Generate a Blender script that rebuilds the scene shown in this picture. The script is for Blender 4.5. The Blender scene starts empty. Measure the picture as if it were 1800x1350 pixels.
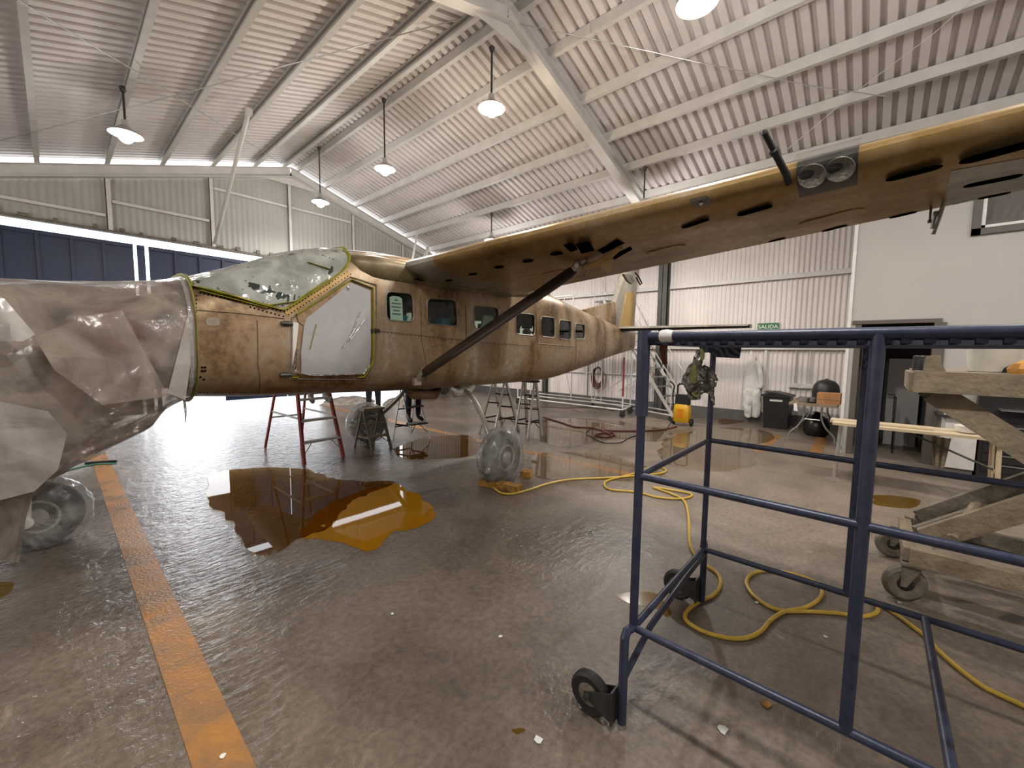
import bpy, bmesh, math, random
from math import sin, cos, pi, sqrt, radians
from mathutils import Vector, Matrix, noise as mnoise
random.seed(7)
sc = bpy.context.scene
col = sc.collection

# ------------------------------------------------------------------ camera
F, PITCH, ROLL, YAW, CH = 716.6, .08305, .0111, .8424, 1.7      # focal length in pixels of the 1800x1350 frame
_cy, _sy, _cp, _sp = cos(YAW), sin(YAW), cos(PITCH), sin(PITCH)
FW = Vector((_sy*_cp, _cy*_cp, -_sp)); _rt = Vector((_cy, -_sy, 0)); _up = _rt.cross(FW)
RT = cos(ROLL)*_rt + sin(ROLL)*_up; UP = -sin(ROLL)*_rt + cos(ROLL)*_up
CAM = Vector((0, 0, CH))
cd = bpy.data.cameras.new('camera'); co = bpy.data.objects.new('camera', cd); col.objects.link(co)
cd.sensor_width = 36; cd.lens = F/1800*36; cd.clip_start = .05; cd.clip_end = 300
m = Matrix((RT, UP, -FW)).transposed().to_4x4(); m.translation = CAM; co.matrix_world = m
sc.camera = co

# ------------------------------------------------------------------ world (bright overcast outdoors), exposure
w = bpy.data.worlds.new('overcast_sky'); sc.world = w; w.use_nodes = True
bg = w.node_tree.nodes['Background']; bg.inputs[0].default_value = (.93, .96, 1, 1); bg.inputs[1].default_value = 5.0
sc.view_settings.view_transform = 'Standard'; sc.view_settings.look = 'None'; sc.view_settings.gamma = 1
sc.view_settings.use_curve_mapping = False
sc.view_settings.exposure = 0.0
LAMP_W = 150.0
sc.cycles.max_bounces = 8; sc.cycles.diffuse_bounces = 4; sc.cycles.glossy_bounces = 4; sc.cycles.transparent_max_bounces = 14; sc.cycles.caustics_reflective = False; sc.cycles.caustics_refractive = False

# ------------------------------------------------------------------ pixel -> place helpers (rays from the camera to a floor, wall or surface)
def ray(x, y): return FW + RT*((x-900)/F) - UP*((y-675)/F)
def G(x, y, z=0.):
    d = ray(x, y); return CAM + d*((z-CH)/d.z)
def PX(x, y, X):
    d = ray(x, y); return CAM + d*(X/d.x)
def PY(x, y, Y):
    d = ray(x, y); return CAM + d*(Y/d.y)
def V(*a): return Vector(a)

# ------------------------------------------------------------------ materials
MATS = {}
def nodes(name):
    mt = bpy.data.materials.new(name); mt.use_nodes = True
    return mt, mt.node_tree.nodes, mt.node_tree.links, mt.node_tree.nodes['Principled BSDF']
def mat(name, c, r=.5, metal=0., noise=0., scale=8., c2=None, bump=0., bscale=60., spec=.5, coat=0., emit=None, es=1., detail=5, stretch=None, rvar=0.):
    """Principled with a procedural mottling between c and c2"""
    if name in MATS: return MATS[name]
    mt, N, L, b = nodes(name)
    b.inputs['Base Color'].default_value = (*c, 1); b.inputs['Roughness'].default_value = r; b.inputs['Metallic'].default_value = metal
    b.inputs['Specular IOR Level'].default_value = spec; b.inputs['Coat Weight'].default_value = coat
    tc = N.new('ShaderNodeTexCoord'); mp = N.new('ShaderNodeMapping'); L.new(tc.outputs['Object'], mp.inputs[0])
    if stretch: mp.inputs['Scale'].default_value = stretch
    if noise or c2:
        n = N.new('ShaderNodeTexNoise'); n.inputs['Scale'].default_value = scale; n.inputs['Detail'].default_value = detail; n.inputs['Roughness'].default_value = .65
        L.new(mp.outputs[0], n.inputs['Vector'])
        rp = N.new('ShaderNodeValToRGB'); e = rp.color_ramp.elements
        e[0].position = .35; e[1].position = .68
        if c2 is None: c2 = tuple(max(0, v*(1-noise)) for v in c)
        e[0].color = (*c2, 1); e[1].color = (*c, 1)
        L.new(n.outputs['Fac'], rp.inputs[0]); L.new(rp.outputs[0], b.inputs['Base Color'])
        if rvar:
            mr = N.new('ShaderNodeMapRange'); mr.inputs[3].default_value = r-rvar; mr.inputs[4].default_value = r+rvar
            L.new(n.outputs['Fac'], mr.inputs[0]); L.new(mr.outputs[0], b.inputs['Roughness'])
    if bump:
        n2 = N.new('ShaderNodeTexNoise'); n2.inputs['Scale'].default_value = bscale; n2.inputs['Detail'].default_value = 4
        L.new(mp.outputs[0], n2.inputs['Vector'])
        bp = N.new('ShaderNodeBump'); bp.inputs['Strength'].default_value = bump; bp.inputs['Distance'].default_value = .02
        L.new(n2.outputs['Fac'], bp.inputs['Height']); L.new(bp.outputs[0], b.inputs['Normal'])
    if emit:
        b.inputs['Emission Color'].default_value = (*emit, 1); b.inputs['Emission Strength'].default_value = es
    MATS[name] = mt; return mt

def fresnel(N, L, ior, normal=None):
    fr = N.new('ShaderNodeFresnel'); g = N.new('ShaderNodeNewGeometry'); mr = N.new('ShaderNodeMapRange')
    mr.inputs[3].default_value = ior; mr.inputs[4].default_value = 1/ior; L.new(g.outputs['Backfacing'], mr.inputs[0]); L.new(mr.outputs[0], fr.inputs[0])
    if normal: L.new(normal, fr.inputs['Normal'])
    return fr
def film(name, c, trans=.25, rough=.2, transl=.4, tint=(1, 1, 1), bump=.25, bscale=9., stretch=None, facet=0., tvar=.45):
    """thin plastic sheet: diffuse + translucent + clear share + glossy skin, with crinkle bump"""
    mt, N, L, b = nodes(name); N.remove(b); out = N['Material Output']
    tc = N.new('ShaderNodeTexCoord'); mp = N.new('ShaderNodeMapping'); L.new(tc.outputs['Object'], mp.inputs[0])
    if stretch: mp.inputs['Scale'].default_value = stretch
    n = N.new('ShaderNodeTexNoise'); n.inputs['Scale'].default_value = bscale; n.inputs['Detail'].default_value = 3; n.inputs['Distortion'].default_value = 1.2
    L.new(mp.outputs[0], n.inputs['Vector'])
    bp = N.new('ShaderNodeBump'); bp.inputs['Strength'].default_value = bump; bp.inputs['Distance'].default_value = .05; L.new(n.outputs['Fac'], bp.inputs['Height'])
    if facet:
        # crumple: sharp creases between small flat facets
        va = N.new('ShaderNodeMath'); va.operation = 'MULTIPLY_ADD'; va.inputs[1].default_value = .35
        vo = []
        for sc_v in (facet, facet*2.7):
            mx_ = N.new('ShaderNodeMix'); mx_.data_type = 'VECTOR'; mx_.inputs[0].default_value = .08; L.new(mp.outputs[0], mx_.inputs[4]); L.new(n.outputs['Color'], mx_.inputs[5])
            v_ = N.new('ShaderNodeTexVoronoi'); v_.inputs['Scale'].default_value = sc_v; v_.inputs['Randomness'].default_value = 1; L.new(mx_.outputs[1], v_.inputs['Vector']); vo.append(v_)
        L.new(vo[1].outputs['Distance'], va.inputs[0]); L.new(vo[0].outputs['Distance'], va.inputs[2])
        L.new(va.outputs[0], bp.inputs['Height']); bp.inputs['Distance'].default_value = .35/facet
    d = N.new('ShaderNodeBsdfDiffuse'); d.inputs[0].default_value = (*c, 1); L.new(bp.outputs[0], d.inputs['Normal'])
    tl = N.new('ShaderNodeBsdfTranslucent'); tl.inputs[0].default_value = (*c, 1)
    m1 = N.new('ShaderNodeMixShader'); m1.inputs[0].default_value = transl; L.new(d.outputs[0], m1.inputs[1]); L.new(tl.outputs[0], m1.inputs[2])
    tr = N.new('ShaderNodeBsdfTransparent'); tr.inputs[0].default_value = (*tint, 1)
    m2 = N.new('ShaderNodeMixShader'); m2.inputs[0].default_value = trans; L.new(m1.outputs[0], m2.inputs[1]); L.new(tr.outputs[0], m2.inputs[2])
    n3 = N.new('ShaderNodeTexNoise'); n3.inputs['Scale'].default_value = 2.6; n3.inputs['Detail'].default_value = 6; n3.inputs['Distortion'].default_value = 1.5; L.new(mp.outputs[0], n3.inputs['Vector'])
    mr = N.new('ShaderNodeMapRange'); mr.inputs[1].default_value = .38; mr.inputs[2].default_value = .62
    mr.inputs[3].default_value = max(0, trans*(1-tvar)); mr.inputs[4].default_value = min(.9, trans*(1+tvar))
    L.new(n3.outputs['Fac'], mr.inputs[0]); L.new(mr.outputs[0], m2.inputs[0])
    gl = N.new('ShaderNodeBsdfGlossy'); gl.inputs['Roughness'].default_value = rough; L.new(bp.outputs[0], gl.inputs['Normal'])
    fr = fresnel(N, L, 1.45, bp.outputs[0])
    m3 = N.new('ShaderNodeMixShader'); L.new(fr.outputs[0], m3.inputs[0]); L.new(m2.outputs[0], m3.inputs[1]); L.new(gl.outputs[0], m3.inputs[2])
    L.new(m3.outputs[0], out.inputs[0]); MATS[name] = mt; return mt

def clear(name, tint, rough=.01, ior=1.45, bump=0., bscale=5., murk=None, mf=.3):
    """thin clear layer (glass pane, puddle film): tinted see-through with a mirror skin"""
    mt, N, L, b = nodes(name); N.remove(b); out = N['Material Output']
    tr = N.new('ShaderNodeBsdfTransparent'); tr.inputs[0].default_value = (*tint, 1)
    gl = N.new('ShaderNodeBsdfGlossy'); gl.inputs['Roughness'].default_value = rough
    fr = fresnel(N, L, ior)
    base = tr
    if murk:
        df = N.new('ShaderNodeBsdfDiffuse'); df.inputs[0].default_value = (*murk, 1); base = N.new('ShaderNodeMixShader'); base.inputs[0].default_value = mf; L.new(tr.outputs[0], base.inputs[1]); L.new(df.outputs[0], base.inputs[2])
    if bump:
        tc = N.new('ShaderNodeTexCoord'); n = N.new('ShaderNodeTexNoise'); n.inputs['Scale'].default_value = bscale; L.new(tc.outputs['Object'], n.inputs['Vector'])
        bp = N.new('ShaderNodeBump'); bp.inputs['Strength'].default_value = bump; bp.inputs['Distance'].default_value = .01
        L.new(n.outputs['Fac'], bp.inputs['Height']); L.new(bp.outputs[0], gl.inputs['Normal']); L.new(bp.outputs[0], fr.inputs['Normal'])
    mx = N.new('ShaderNodeMixShader'); L.new(fr.outputs[0], mx.inputs[0]); L.new(base.outputs[0], mx.inputs[1]); L.new(gl.outputs[0], mx.inputs[2])
    L.new(mx.outputs[0], out.inputs[0]); MATS[name] = mt; return mt

def skin(name, cols, r=.42, metal=.35, streak=(1, 1, .35), scale=3.):
    """stripped aircraft skin: three mottled tones at two scales, brushed streaks, uneven gloss"""
    mt, N, L, b = nodes(name)
    tc = N.new('ShaderNodeTexCoord'); mp = N.new('ShaderNodeMapping'); mp.inputs['Scale'].default_value = streak; L.new(tc.outputs['Object'], mp.inputs[0])
    n1 = N.new('ShaderNodeTexNoise'); n1.inputs['Scale'].default_value = scale*.45; n1.inputs['Detail'].default_value = 7; n1.inputs['Roughness'].default_value = .62; n1.inputs['Distortion'].default_value = .6
    n2 = N.new('ShaderNodeTexNoise'); n2.inputs['Scale'].default_value = scale*5; n2.inputs['Detail'].default_value = 6; n2.inputs['Roughness'].default_value = .7
    L.new(mp.outputs[0], n1.inputs['Vector']); L.new(tc.outputs['Object'], n2.inputs['Vector'])
    ad = N.new('ShaderNodeMath'); ad.operation = 'MULTIPLY_ADD'; ad.inputs[1].default_value = .38; L.new(n2.outputs['Fac'], ad.inputs[0]); L.new(n1.outputs['Fac'], ad.inputs[2])
    rp = N.new('ShaderNodeValToRGB'); cr = rp.color_ramp
    pos = [.50+.40*i/(len(cols)-1) for i in range(len(cols))]
    cr.elements[0].position = pos[0]; cr.elements[0].color = (*cols[0], 1); cr.elements[1].position = pos[-1]; cr.elements[1].color = (*cols[-1], 1)
    for p_, c_ in list(zip(pos, cols))[1:-1]:
        e = cr.elements.new(p_); e.color = (*c_, 1)
    L.new(ad.outputs[0], rp.inputs[0]); L.new(rp.outputs[0], b.inputs['Base Color'])
    mr = N.new('ShaderNodeMapRange'); mr.inputs[3].default_value = r+.12; mr.inputs[4].default_value = r-.1; L.new(n2.outputs['Fac'], mr.inputs[0]); L.new(mr.outputs[0], b.inputs['Roughness'])
    b.inputs['Metallic'].default_value = metal
    MATS[name] = mt; return mt

skin('skin_body', [(.05, .032, .018), (.17, .105, .05), (.29, .20, .115), (.33, .265, .19), (.46, .42, .36)], r=.40, metal=.45)
skin('skin_ochre', [(.20, .13, .045), (.36, .23, .07), (.47, .32, .12)], r=.45, metal=.25)
skin('skin_wing', [(.13, .08, .026), (.25, .155, .05), (.33, .225, .10), (.42, .345, .25)], r=.36, metal=.45, streak=(1, .5, 1))
mat('wing_cream', (.66, .60, .47), .45, noise=.15, scale=2)
skin('skin_grey', [(.16, .14, .11), (.30, .27, .22), (.44, .42, .37)], r=.4, metal=.4)
skin('skin_olive', [(.06, .045, .022), (.13, .10, .05), (.20, .16, .09)], r=.42, metal=.35)
mat('roof_sheet', (.73, .69, .675), .5, noise=.10, scale=1.5, spec=.3)
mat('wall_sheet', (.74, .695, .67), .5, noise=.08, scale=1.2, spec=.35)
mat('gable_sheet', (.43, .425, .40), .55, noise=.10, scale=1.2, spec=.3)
mat('beam_paint', (.66, .645, .62), .5, noise=.14, scale=3)
mat('column_paint', (.085, .085, .075), .5, noise=.3, scale=4)
mat('plinth_paint', (.12, .115, .11), .6, noise=.25, scale=4)
mat('door_blue', (.010, .024, .07), .5, noise=.25, scale=2)
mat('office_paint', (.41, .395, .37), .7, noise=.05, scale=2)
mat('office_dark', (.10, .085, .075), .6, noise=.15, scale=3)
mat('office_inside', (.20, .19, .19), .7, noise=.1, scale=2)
mat('line_orange', (.42, .185, .04), .30, c2=(.20, .13, .075), scale=4, detail=10, rvar=.14, bump=.3, bscale=55)
mat('blue_paint', (.016, .024, .058), .38, c2=(.035, .045, .08), scale=18, detail=6, metal=.1, bump=.05, bscale=80)
mat('black_rubber', (.018, .017, .016), .55, noise=.4, scale=15)
mat('dark_steel', (.07, .07, .065), .45, metal=.5, noise=.4, scale=14)
mat('steel', (.5, .5, .48), .32, metal=.85, noise=.25, scale=14)
mat('alu', (.62, .62, .60), .35, metal=.7, noise=.2, scale=12)
mat('white_metal', (.70, .69, .66), .45, noise=.2, scale=7)
mat('black', (.008, .008, .009), .6)
mat('hole_black', (.002, .002, .002), 1., spec=0.)
mat('strut_dark', (.035, .022, .015), .4, metal=.3, noise=.4, scale=6)
mat('red_paint', (.27, .035, .025), .45, noise=.4, scale=9)
mat('hose_yellow', (.60, .40, .05), .4, noise=.2, scale=20)
mat('hose_red', (.12, .022, .016), .45, noise=.3, scale=12)
mat('hose_green', (.03, .16, .10), .45)
mat('tape', (.36, .36, .03), .4, c2=(.20, .20, .02), scale=14, bump=.3, bscale=50)
mat('foil', (.74, .73, .71), .22, metal=.7, bump=1., bscale=45)
mat('wood_pale', (.66, .55, .37), .6, noise=.22, scale=6, stretch=(1, .1, 1))
mat('wood_ochre', (.50, .24, .03), .6, c2=(.13, .07, .02), scale=16, bump=.5, bscale=30)
mat('dirty_cream', (.30, .245, .165), .75, c2=(.16, .125, .085), scale=7, detail=8, bump=.5, bscale=35)
mat('dirty_steel', (.075, .065, .05), .6, c2=(.19, .16, .12), scale=9, bump=.4, bscale=40)
mat('bucket', (.62, .60, .54), .5, noise=.25, scale=6)
mat('cardboard', (.42, .20, .085), .8, noise=.12, scale=8)
mat('bin_black', (.016, .016, .017), .45, noise=.3, scale=6)
mat('washer_yellow', (.70, .40, .015), .4, noise=.1, scale=10)
mat('paper', (.72, .76, .72), .7, noise=.06, scale=12)
mat('print_ink', (.06, .08, .08), .7)
mat('teal', (.02, .16, .22), .6)
mat('sign_green', (.03, .16, .06), .5)
mat('sign_white', (.8, .85, .8), .5)
mat('coverall', (.70, .69, .66), .7, noise=.15, scale=8, bump=.5, bscale=14)
mat('navy_cloth', (.006, .007, .012), .85, bump=.4, bscale=40)
mat('skin_tone', (.38, .21, .13), .55); mat('hair', (.012, .009, .007), .6)
mat('cloth_navy', (.014, .018, .035), .85, noise=.3, scale=20); mat('cloth_black', (.012, .012, .013), .85)
mat('cloth_orange', (.55, .17, .015), .7); mat('boot_white', (.62, .60, .56), .6, noise=.3, scale=25); mat('boot_black', (.02, .02, .02), .3)
mat('seat_grey', (.10, .12, .11), .8); mat('primer_green', (.17, .22, .17), .6, noise=.3, scale=4)
mat('bulb', (1, 1, 1), .5, emit=(1, .93, .84), es=45); mat('bulb_warm', (1, .9, .7), .5, emit=(1, .68, .34), es=45)
mat('shade', (.52, .51, .49), .35, metal=.5)
mat('engine_dark', (.075, .055, .04), .5, metal=.4, noise=.4, scale=6); mat('engine_red', (.22, .02, .012), .5)
film('sheet_plastic', (.36, .31, .265), trans=.30, rough=.16, transl=.3, bump=.34, bscale=5., facet=1.5, tvar=.95, tint=(.9, .85, .8))
film('film_grey', (.43, .43, .43), trans=.10, rough=.07, transl=.12, bump=.16, bscale=5.)
film('film_glass', (.40, .42, .38), trans=.20, rough=.1, transl=.12, bump=.3, bscale=6., facet=3.5, tvar=1.)
film('bag_plastic', (.50, .49, .47), trans=.60, rough=.16, transl=.3, bump=.4, bscale=9., facet=8., tvar=.3)
mat('crumpled_grey', (.20, .19, .165), .25, c2=(.07, .065, .055), scale=8, metal=.3, bump=.6, bscale=10)
mat('crumpled_olive', (.15, .15, .02), .5, c2=(.07, .07, .03), scale=10)
clear('cabin_glass', (.68, .80, .72), ior=1.45); clear('lens_glass', (.9, .9, .88), ior=1.5)
clear('puddle_clear', (.83, .78, .68), rough=.015, ior=1.34, bump=.02, bscale=3.)
clear('puddle_amber', (.9, .52, .07), rough=.02, ior=1.36, bump=.015, bscale=3., murk=(.50, .23, .008), mf=.6)
clear('puddle_brown', (.62, .40, .14), rough=.015, ior=1.42, bump=.015, bscale=3., murk=(.12, .055, .008), mf=.35)
clear('puddle_yellow', (.72, .55, .24), rough=.12, ior=1.34, bump=.05, bscale=9., murk=(.24, .15, .03), mf=.22)

def floor_material():
    mt, N, L, b = nodes('floor_concrete')
    tc = N.new('ShaderNodeTexCoord')
    def nz(s, d=6, ro=.6, dist=0., sc_=None):
        n = N.new('ShaderNodeTexNoise'); n.inputs['Scale'].default_value = s; n.inputs['Detail'].default_value = d; n.inputs['Roughness'].default_value = ro; n.inputs['Distortion'].default_value = dist
        if sc_:
            mp = N.new('ShaderNodeMapping'); mp.inputs['Scale'].default_value = sc_; L.new(tc.outputs['Object'], mp.inputs[0]); L.new(mp.outputs[0], n.inputs['Vector'])
        else: L.new(tc.outputs['Object'], n.inputs['Vector'])
        return n
    def ramp(src, p0, c0, p1, c1):
        r = N.new('ShaderNodeValToRGB'); e = r.color_ramp.elements; e[0].position = p0; e[1].position = p1; e[0].color = (*c0, 1); e[1].color = (*c1, 1); L.new(src, r.inputs[0]); return r
    a = nz(.9, 8, .62, .5); f = nz(26, 5, .7); bl = nz(.35, 3, .5, .8)
    r1 = ramp(a.outputs['Fac'], .34, (.125, .10, .078), .68, (.26, .218, .175))
    r2 = ramp(f.outputs['Fac'], .38, (.72, .72, .72), .62, (1.12, 1.1, 1.08))
    mx = N.new('ShaderNodeMix'); mx.data_type = 'RGBA'; mx.blend_type = 'MULTIPLY'; mx.inputs[0].default_value = 1
    L.new(r1.outputs[0], mx.inputs[6]); L.new(r2.outputs[0], mx.inputs[7])
    # chalky scuffs
    s = nz(1.6, 7, .7, 1.4, (1.8, .7, 1)); rs = ramp(s.outputs['Fac'], .64, (0, 0, 0), .76, (1, 1, 1))
    m2 = N.new('ShaderNodeMix'); m2.data_type = 'RGBA'; m2.inputs[7].default_value = (.50, .42, .33, 1); L.new(mx.outputs[2], m2.inputs[6])
    sf = N.new('ShaderNodeMath'); sf.operation = 'MULTIPLY'; sf.inputs[1].default_value = .55; L.new(rs.outputs[0], sf.inputs[0]); L.new(sf.outputs[0], m2.inputs[0])
    # wetness: washed area around the nose and under the aeroplane, drying towards the trolley
    sx = N.new('ShaderNodeSeparateXYZ'); L.new(tc.outputs['Object'], sx.inputs[0])
    q = N.new('ShaderNodeMath'); q.operation = 'MULTIPLY_ADD'; q.inputs[1].default_value = .17; q.inputs[2].default_value = .12; L.new(sx.outputs[1], q.inputs[0])       # grows with Y
    q2 = N.new('ShaderNodeMath'); q2.operation = 'MULTIPLY_ADD'; q2.inputs[1].default_value = -.075; L.new(sx.outputs[0], q2.inputs[0]); L.new(q.outputs[0], q2.inputs[2])
    wn = nz(.75, 6, .6, .6); q3 = N.new('ShaderNodeMath'); q3.operation = 'MULTIPLY_ADD'; q3.inputs[1].default_value = 1.5; L.new(wn.outputs['Fac'], q3.inputs[0]); L.new(q2.outputs[0], q3.inputs[2])
    wet = N.new('ShaderNodeMapRange'); wet.inputs[1].default_value = .75; wet.inputs[2].default_value = 1.35; L.new(q3.outputs[0], wet.inputs[0])
    rg = N.new('ShaderNodeMapRange'); rg.inputs[3].default_value = .50; rg.inputs[4].default_value = .12; L.new(wet.outputs[0], rg.inputs[0])
    L.new(rg.outputs[0], b.inputs['Roughness'])
    # wet concrete is darker
    dk = N.new('ShaderNodeMix'); dk.data_type = 'RGBA'; dk.blend_type = 'MULTIPLY'; dk.inputs[7].default_value = (.72, .70, .69, 1); L.new(m2.outputs[2], dk.inputs[6])
    wf = N.new('ShaderNodeMath'); wf.operation = 'MULTIPLY'; wf.inputs[1].default_value = .75; L.new(wet.outputs[0], wf.inputs[0]); L.new(wf.outputs[0], dk.inputs[0])
    L.new(dk.outputs[2], b.inputs['Base Color'])
    g1 = nz(60, 3, .6, .3, (1, .6, 1)); g2 = nz(9, 5, .65, .8, (1., .55, 1))
    dry = N.new('ShaderNodeMath'); dry.operation = 'MULTIPLY'; dry.inputs[1].default_value = .05; L.new(g1.outputs['Fac'], dry.inputs[0])
    g3 = nz(15, 4, .6, 1.0, (.6, 1.5, 1)); rip = N.new('ShaderNodeMath'); rip.operation = 'MULTIPLY_ADD'; rip.inputs[1].default_value = .8; L.new(g3.outputs['Fac'], rip.inputs[0]); L.new(g2.outputs['Fac'], rip.inputs[2])
    am = N.new('ShaderNodeMath'); am.operation = 'MULTIPLY_ADD'; L.new(rip.outputs[0], am.inputs[0]); L.new(wet.outputs[0], am.inputs[1]); L.new(dry.outputs[0], am.inputs[2])
    bp = N.new('ShaderNodeBump'); bp.inputs['Strength'].default_value = .8; bp.inputs['Distance'].default_value = .018; L.new(am.outputs[0], bp.inputs['Height']); L.new(bp.outputs[0], b.inputs['Normal'])
    b.inputs['Specular IOR Level'].default_value = .6
    MATS['floor_concrete'] = mt
floor_material()

# ------------------------------------------------------------------ mesh builder
class MB:
    def __init__(s): s.v = []; s.f = []; s.mi = []
    def add(s, vs, fs, mi=0):
        o = len(s.v); s.v += [Vector(p) for p in vs]; s.f += [tuple(i+o for i in f) for f in fs]; s.mi += [mi]*len(fs); return s
    def box(s, c, d, rot=None, mi=0, taper=1.):
        hx, hy, hz = d[0]/2, d[1]/2, d[2]/2; vs = []
        for z in (-1, 1):
            k = taper if z > 0 else 1.
            for x, y in ((-1, -1), (1, -1), (1, 1), (-1, 1)): vs.append(Vector((x*hx*k, y*hy*k, z*hz)))
        if rot is not None: vs = [rot @ p for p in vs]
        c = Vector(c); vs = [p+c for p in vs]
        return s.add(vs, [(3, 2, 1, 0), (4, 5, 6, 7), (0, 1, 5, 4), (1, 2, 6, 5), (2, 3, 7, 6), (3, 0, 4, 7)], mi)
    def b2(s, a, b, mi=0):
        a, b = Vector(a), Vector(b); return s.box((a+b)/2, [abs(b[i]-a[i]) for i in range(3)], mi=mi)
    def beam(s, p, q, wd, ht, up=V(0, 0, 1), mi=0):
        """rectangular bar from p to q; wd across, ht along up"""
        p, q = Vector(p), Vector(q); d = (q-p).normalized(); sd = d.cross(up)
        if sd.length < 1e-4: sd = d.cross(V(0, 1, 0))
        sd.normalize(); u = sd.cross(d)
        vs = [e+sd*(a*wd/2)+u*(b_*ht/2) for e in (p, q) for a, b_ in ((-1, -1), (1, -1), (1, 1), (-1, 1))]
        return s.add(vs, [(0, 1, 2, 3), (7, 6, 5, 4), (0, 4, 5, 1), (1, 5, 6, 2), (2, 6, 7, 3), (3, 7, 4, 0)], mi)
    def tube(s, pts, r, n=8, mi=0, ell=None, upv=None, caps=True):
        """tube along a polyline; r number or list; ell=(a,b) section factors"""
        pts = [Vector(p) for p in pts]; rs = r if isinstance(r, (list, tuple)) else [r]*len(pts)
        vs = []; ref = None
        for i, p in enumerate(pts):
            d = ((pts[min(i+1, len(pts)-1)]-p).normalized() + (p-pts[max(i-1, 0)]).normalized())
            d = d.normalized() if d.length > 1e-6 else V(0, 0, 1)
            if ref is None:
                ref = Vector(upv) if upv else (V(0, 0, 1) if abs(d.z) < .9 else V(1, 0, 0))
            sd = d.cross(ref); sd.normalize(); u = sd.cross(d).normalized(); ref = u
            a, b_ = ell or (1, 1)
            for k in range(n):
                t = 2*pi*k/n; vs.append(p+sd*(cos(t)*rs[i]*a)+u*(sin(t)*rs[i]*b_))
        fs = []
        for i in range(len(pts)-1):
            for k in range(n):
                a0 = i*n+k; a1 = i*n+(k+1) % n; fs.append((a0, a1, a1+n, a0+n))
        if caps: fs += [tuple(range(n))[::-1], tuple(range((len(pts)-1)*n, len(pts)*n))]
        return s.add(vs, fs, mi)
    def lathe(s, prof, c=(0, 0, 0), ax=(0, 0, 1), n=16, mi=0):
        """profile [(r,h)] turned about ax through c"""
        ax = Vector(ax).normalized(); rf = V(0, 0, 1) if abs(ax.z) < .9 else V(1, 0, 0)
        u = ax.cross(rf).normalized(); v_ = ax.cross(u); c = Vector(c); vs = []
        for r, h in prof:
            for k in range(n):
                t = 2*pi*k/n; vs.append(c+ax*h+u*(r*cos(t))+v_*(r*sin(t)))
        fs = []
        for i in range(len(prof)-1):
            for k in range(n):
                a0 = i*n+k; a1 = i*n+(k+1) % n; fs.append((a0, a1, a1+n, a0+n))
        fs += [tuple(range(n))[::-1], tuple(range((len(prof)-1)*n, len(prof)*n))]
        return s.add(vs, fs, mi)
    def prism(s, poly, d, mi=0):
        """polygon (3d points) pushed along vector d"""
        n = len(poly); d = Vector(d); vs = [Vector(p) for p in poly]; vs += [p+d for p in vs]
        fs = [tuple(range(n))[::-1], tuple(range(n, 2*n))] + [(i, (i+1) % n, (i+1) % n+n, i+n) for i in range(n)]
        return s.add(vs, fs, mi)
    def rings(s, R, closed=True, caps=True, mi=0):
        n = len(R[0]); vs = [p for r in R for p in r]; fs = []
        for i in range(len(R)-1):
            for k in range(n if closed else n-1):
                a0 = i*n+k; a1 = i*n+(k+1) % n; fs.append((a0, a1, a1+n, a0+n))
        if caps and closed: fs += [tuple(range(n))[::-1], tuple(range((len(R)-1)*n, len(R)*n))]
        return s.add(vs, fs, mi)

def mesh_of(mb, name, off=V(0, 0, 0), mats=(), ang=35, fix=True):
    me = bpy.data.meshes.new(name)
    me.from_pydata([tuple(p-off) for p in mb.v], [], mb.f)
    for mm in mats: me.materials.append(MATS[mm])
    if any(mb.mi): me.polygons.foreach_set('material_index', mb.mi)
    if fix:
        bm = bmesh.new(); bm.from_mesh(me); bmesh.ops.recalc_face_normals(bm, faces=bm.faces[:]); bm.to_mesh(me); bm.free()
    me.polygons.foreach_set('use_smooth', [True]*len(me.polygons))
    me.set_sharp_from_angle(angle=radians(ang)); me.update(); return me
def tag(o, label=None, cat=None, group=None, kind=None):
    if label: o['label'] = label
    if cat: o['category'] = cat
    if group: o['group'] = group
    if kind: o['kind'] = kind
    return o
def thing(name, label, cat, loc=(0, 0, 0), group=None):
    o = bpy.data.objects.new(name, None); o.empty_display_size = .1; col.objects.link(o); o.location = Vector(loc); o['_o'] = list(loc)
    return tag(o, label, cat, group)
def root_off(o):
    while o.parent: o = o.parent
    return Vector(o.location)
def part(name, mb, mats, parent=None, label=None, ang=35, fix=True):
    """one mesh object; vertices given in world space"""
    if isinstance(mats, str): mats = (mats,)
    off = root_off(parent) if parent else V(0, 0, 0)
    o = bpy.data.objects.new(name, mesh_of(mb, name, off, mats, ang, fix)); col.objects.link(o); o.parent = parent
    if label: o['label'] = label
    return o
def solo(name, mb, mats, label, cat, group=None, ang=35, base=None):
    """a thing that is one mesh, its origin at its base"""
    if isinstance(mats, str): mats = (mats,)
    if base is None:
        xs = [p.x for p in mb.v]; ys = [p.y for p in mb.v]; zs = [p.z for p in mb.v]; base = V((min(xs)+max(xs))/2, (min(ys)+max(ys))/2, min(zs))
    o = bpy.data.objects.new(name, mesh_of(mb, name, Vector(base), mats, ang)); col.objects.link(o); o.location = base
    return tag(o, label, cat, group)
def struct(name, mb, mats, label=None, parent=None, ang=35, fix=True, cat=None):
    o = part(name, mb, mats, parent, None, ang, fix)
    if parent is None: tag(o, label, cat, None, 'structure')
    return o
def linked(src, name, parent, loc):
    c = src.copy(); c.name = name; col.objects.link(c); c.parent = parent; c.location = loc; return c
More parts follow.
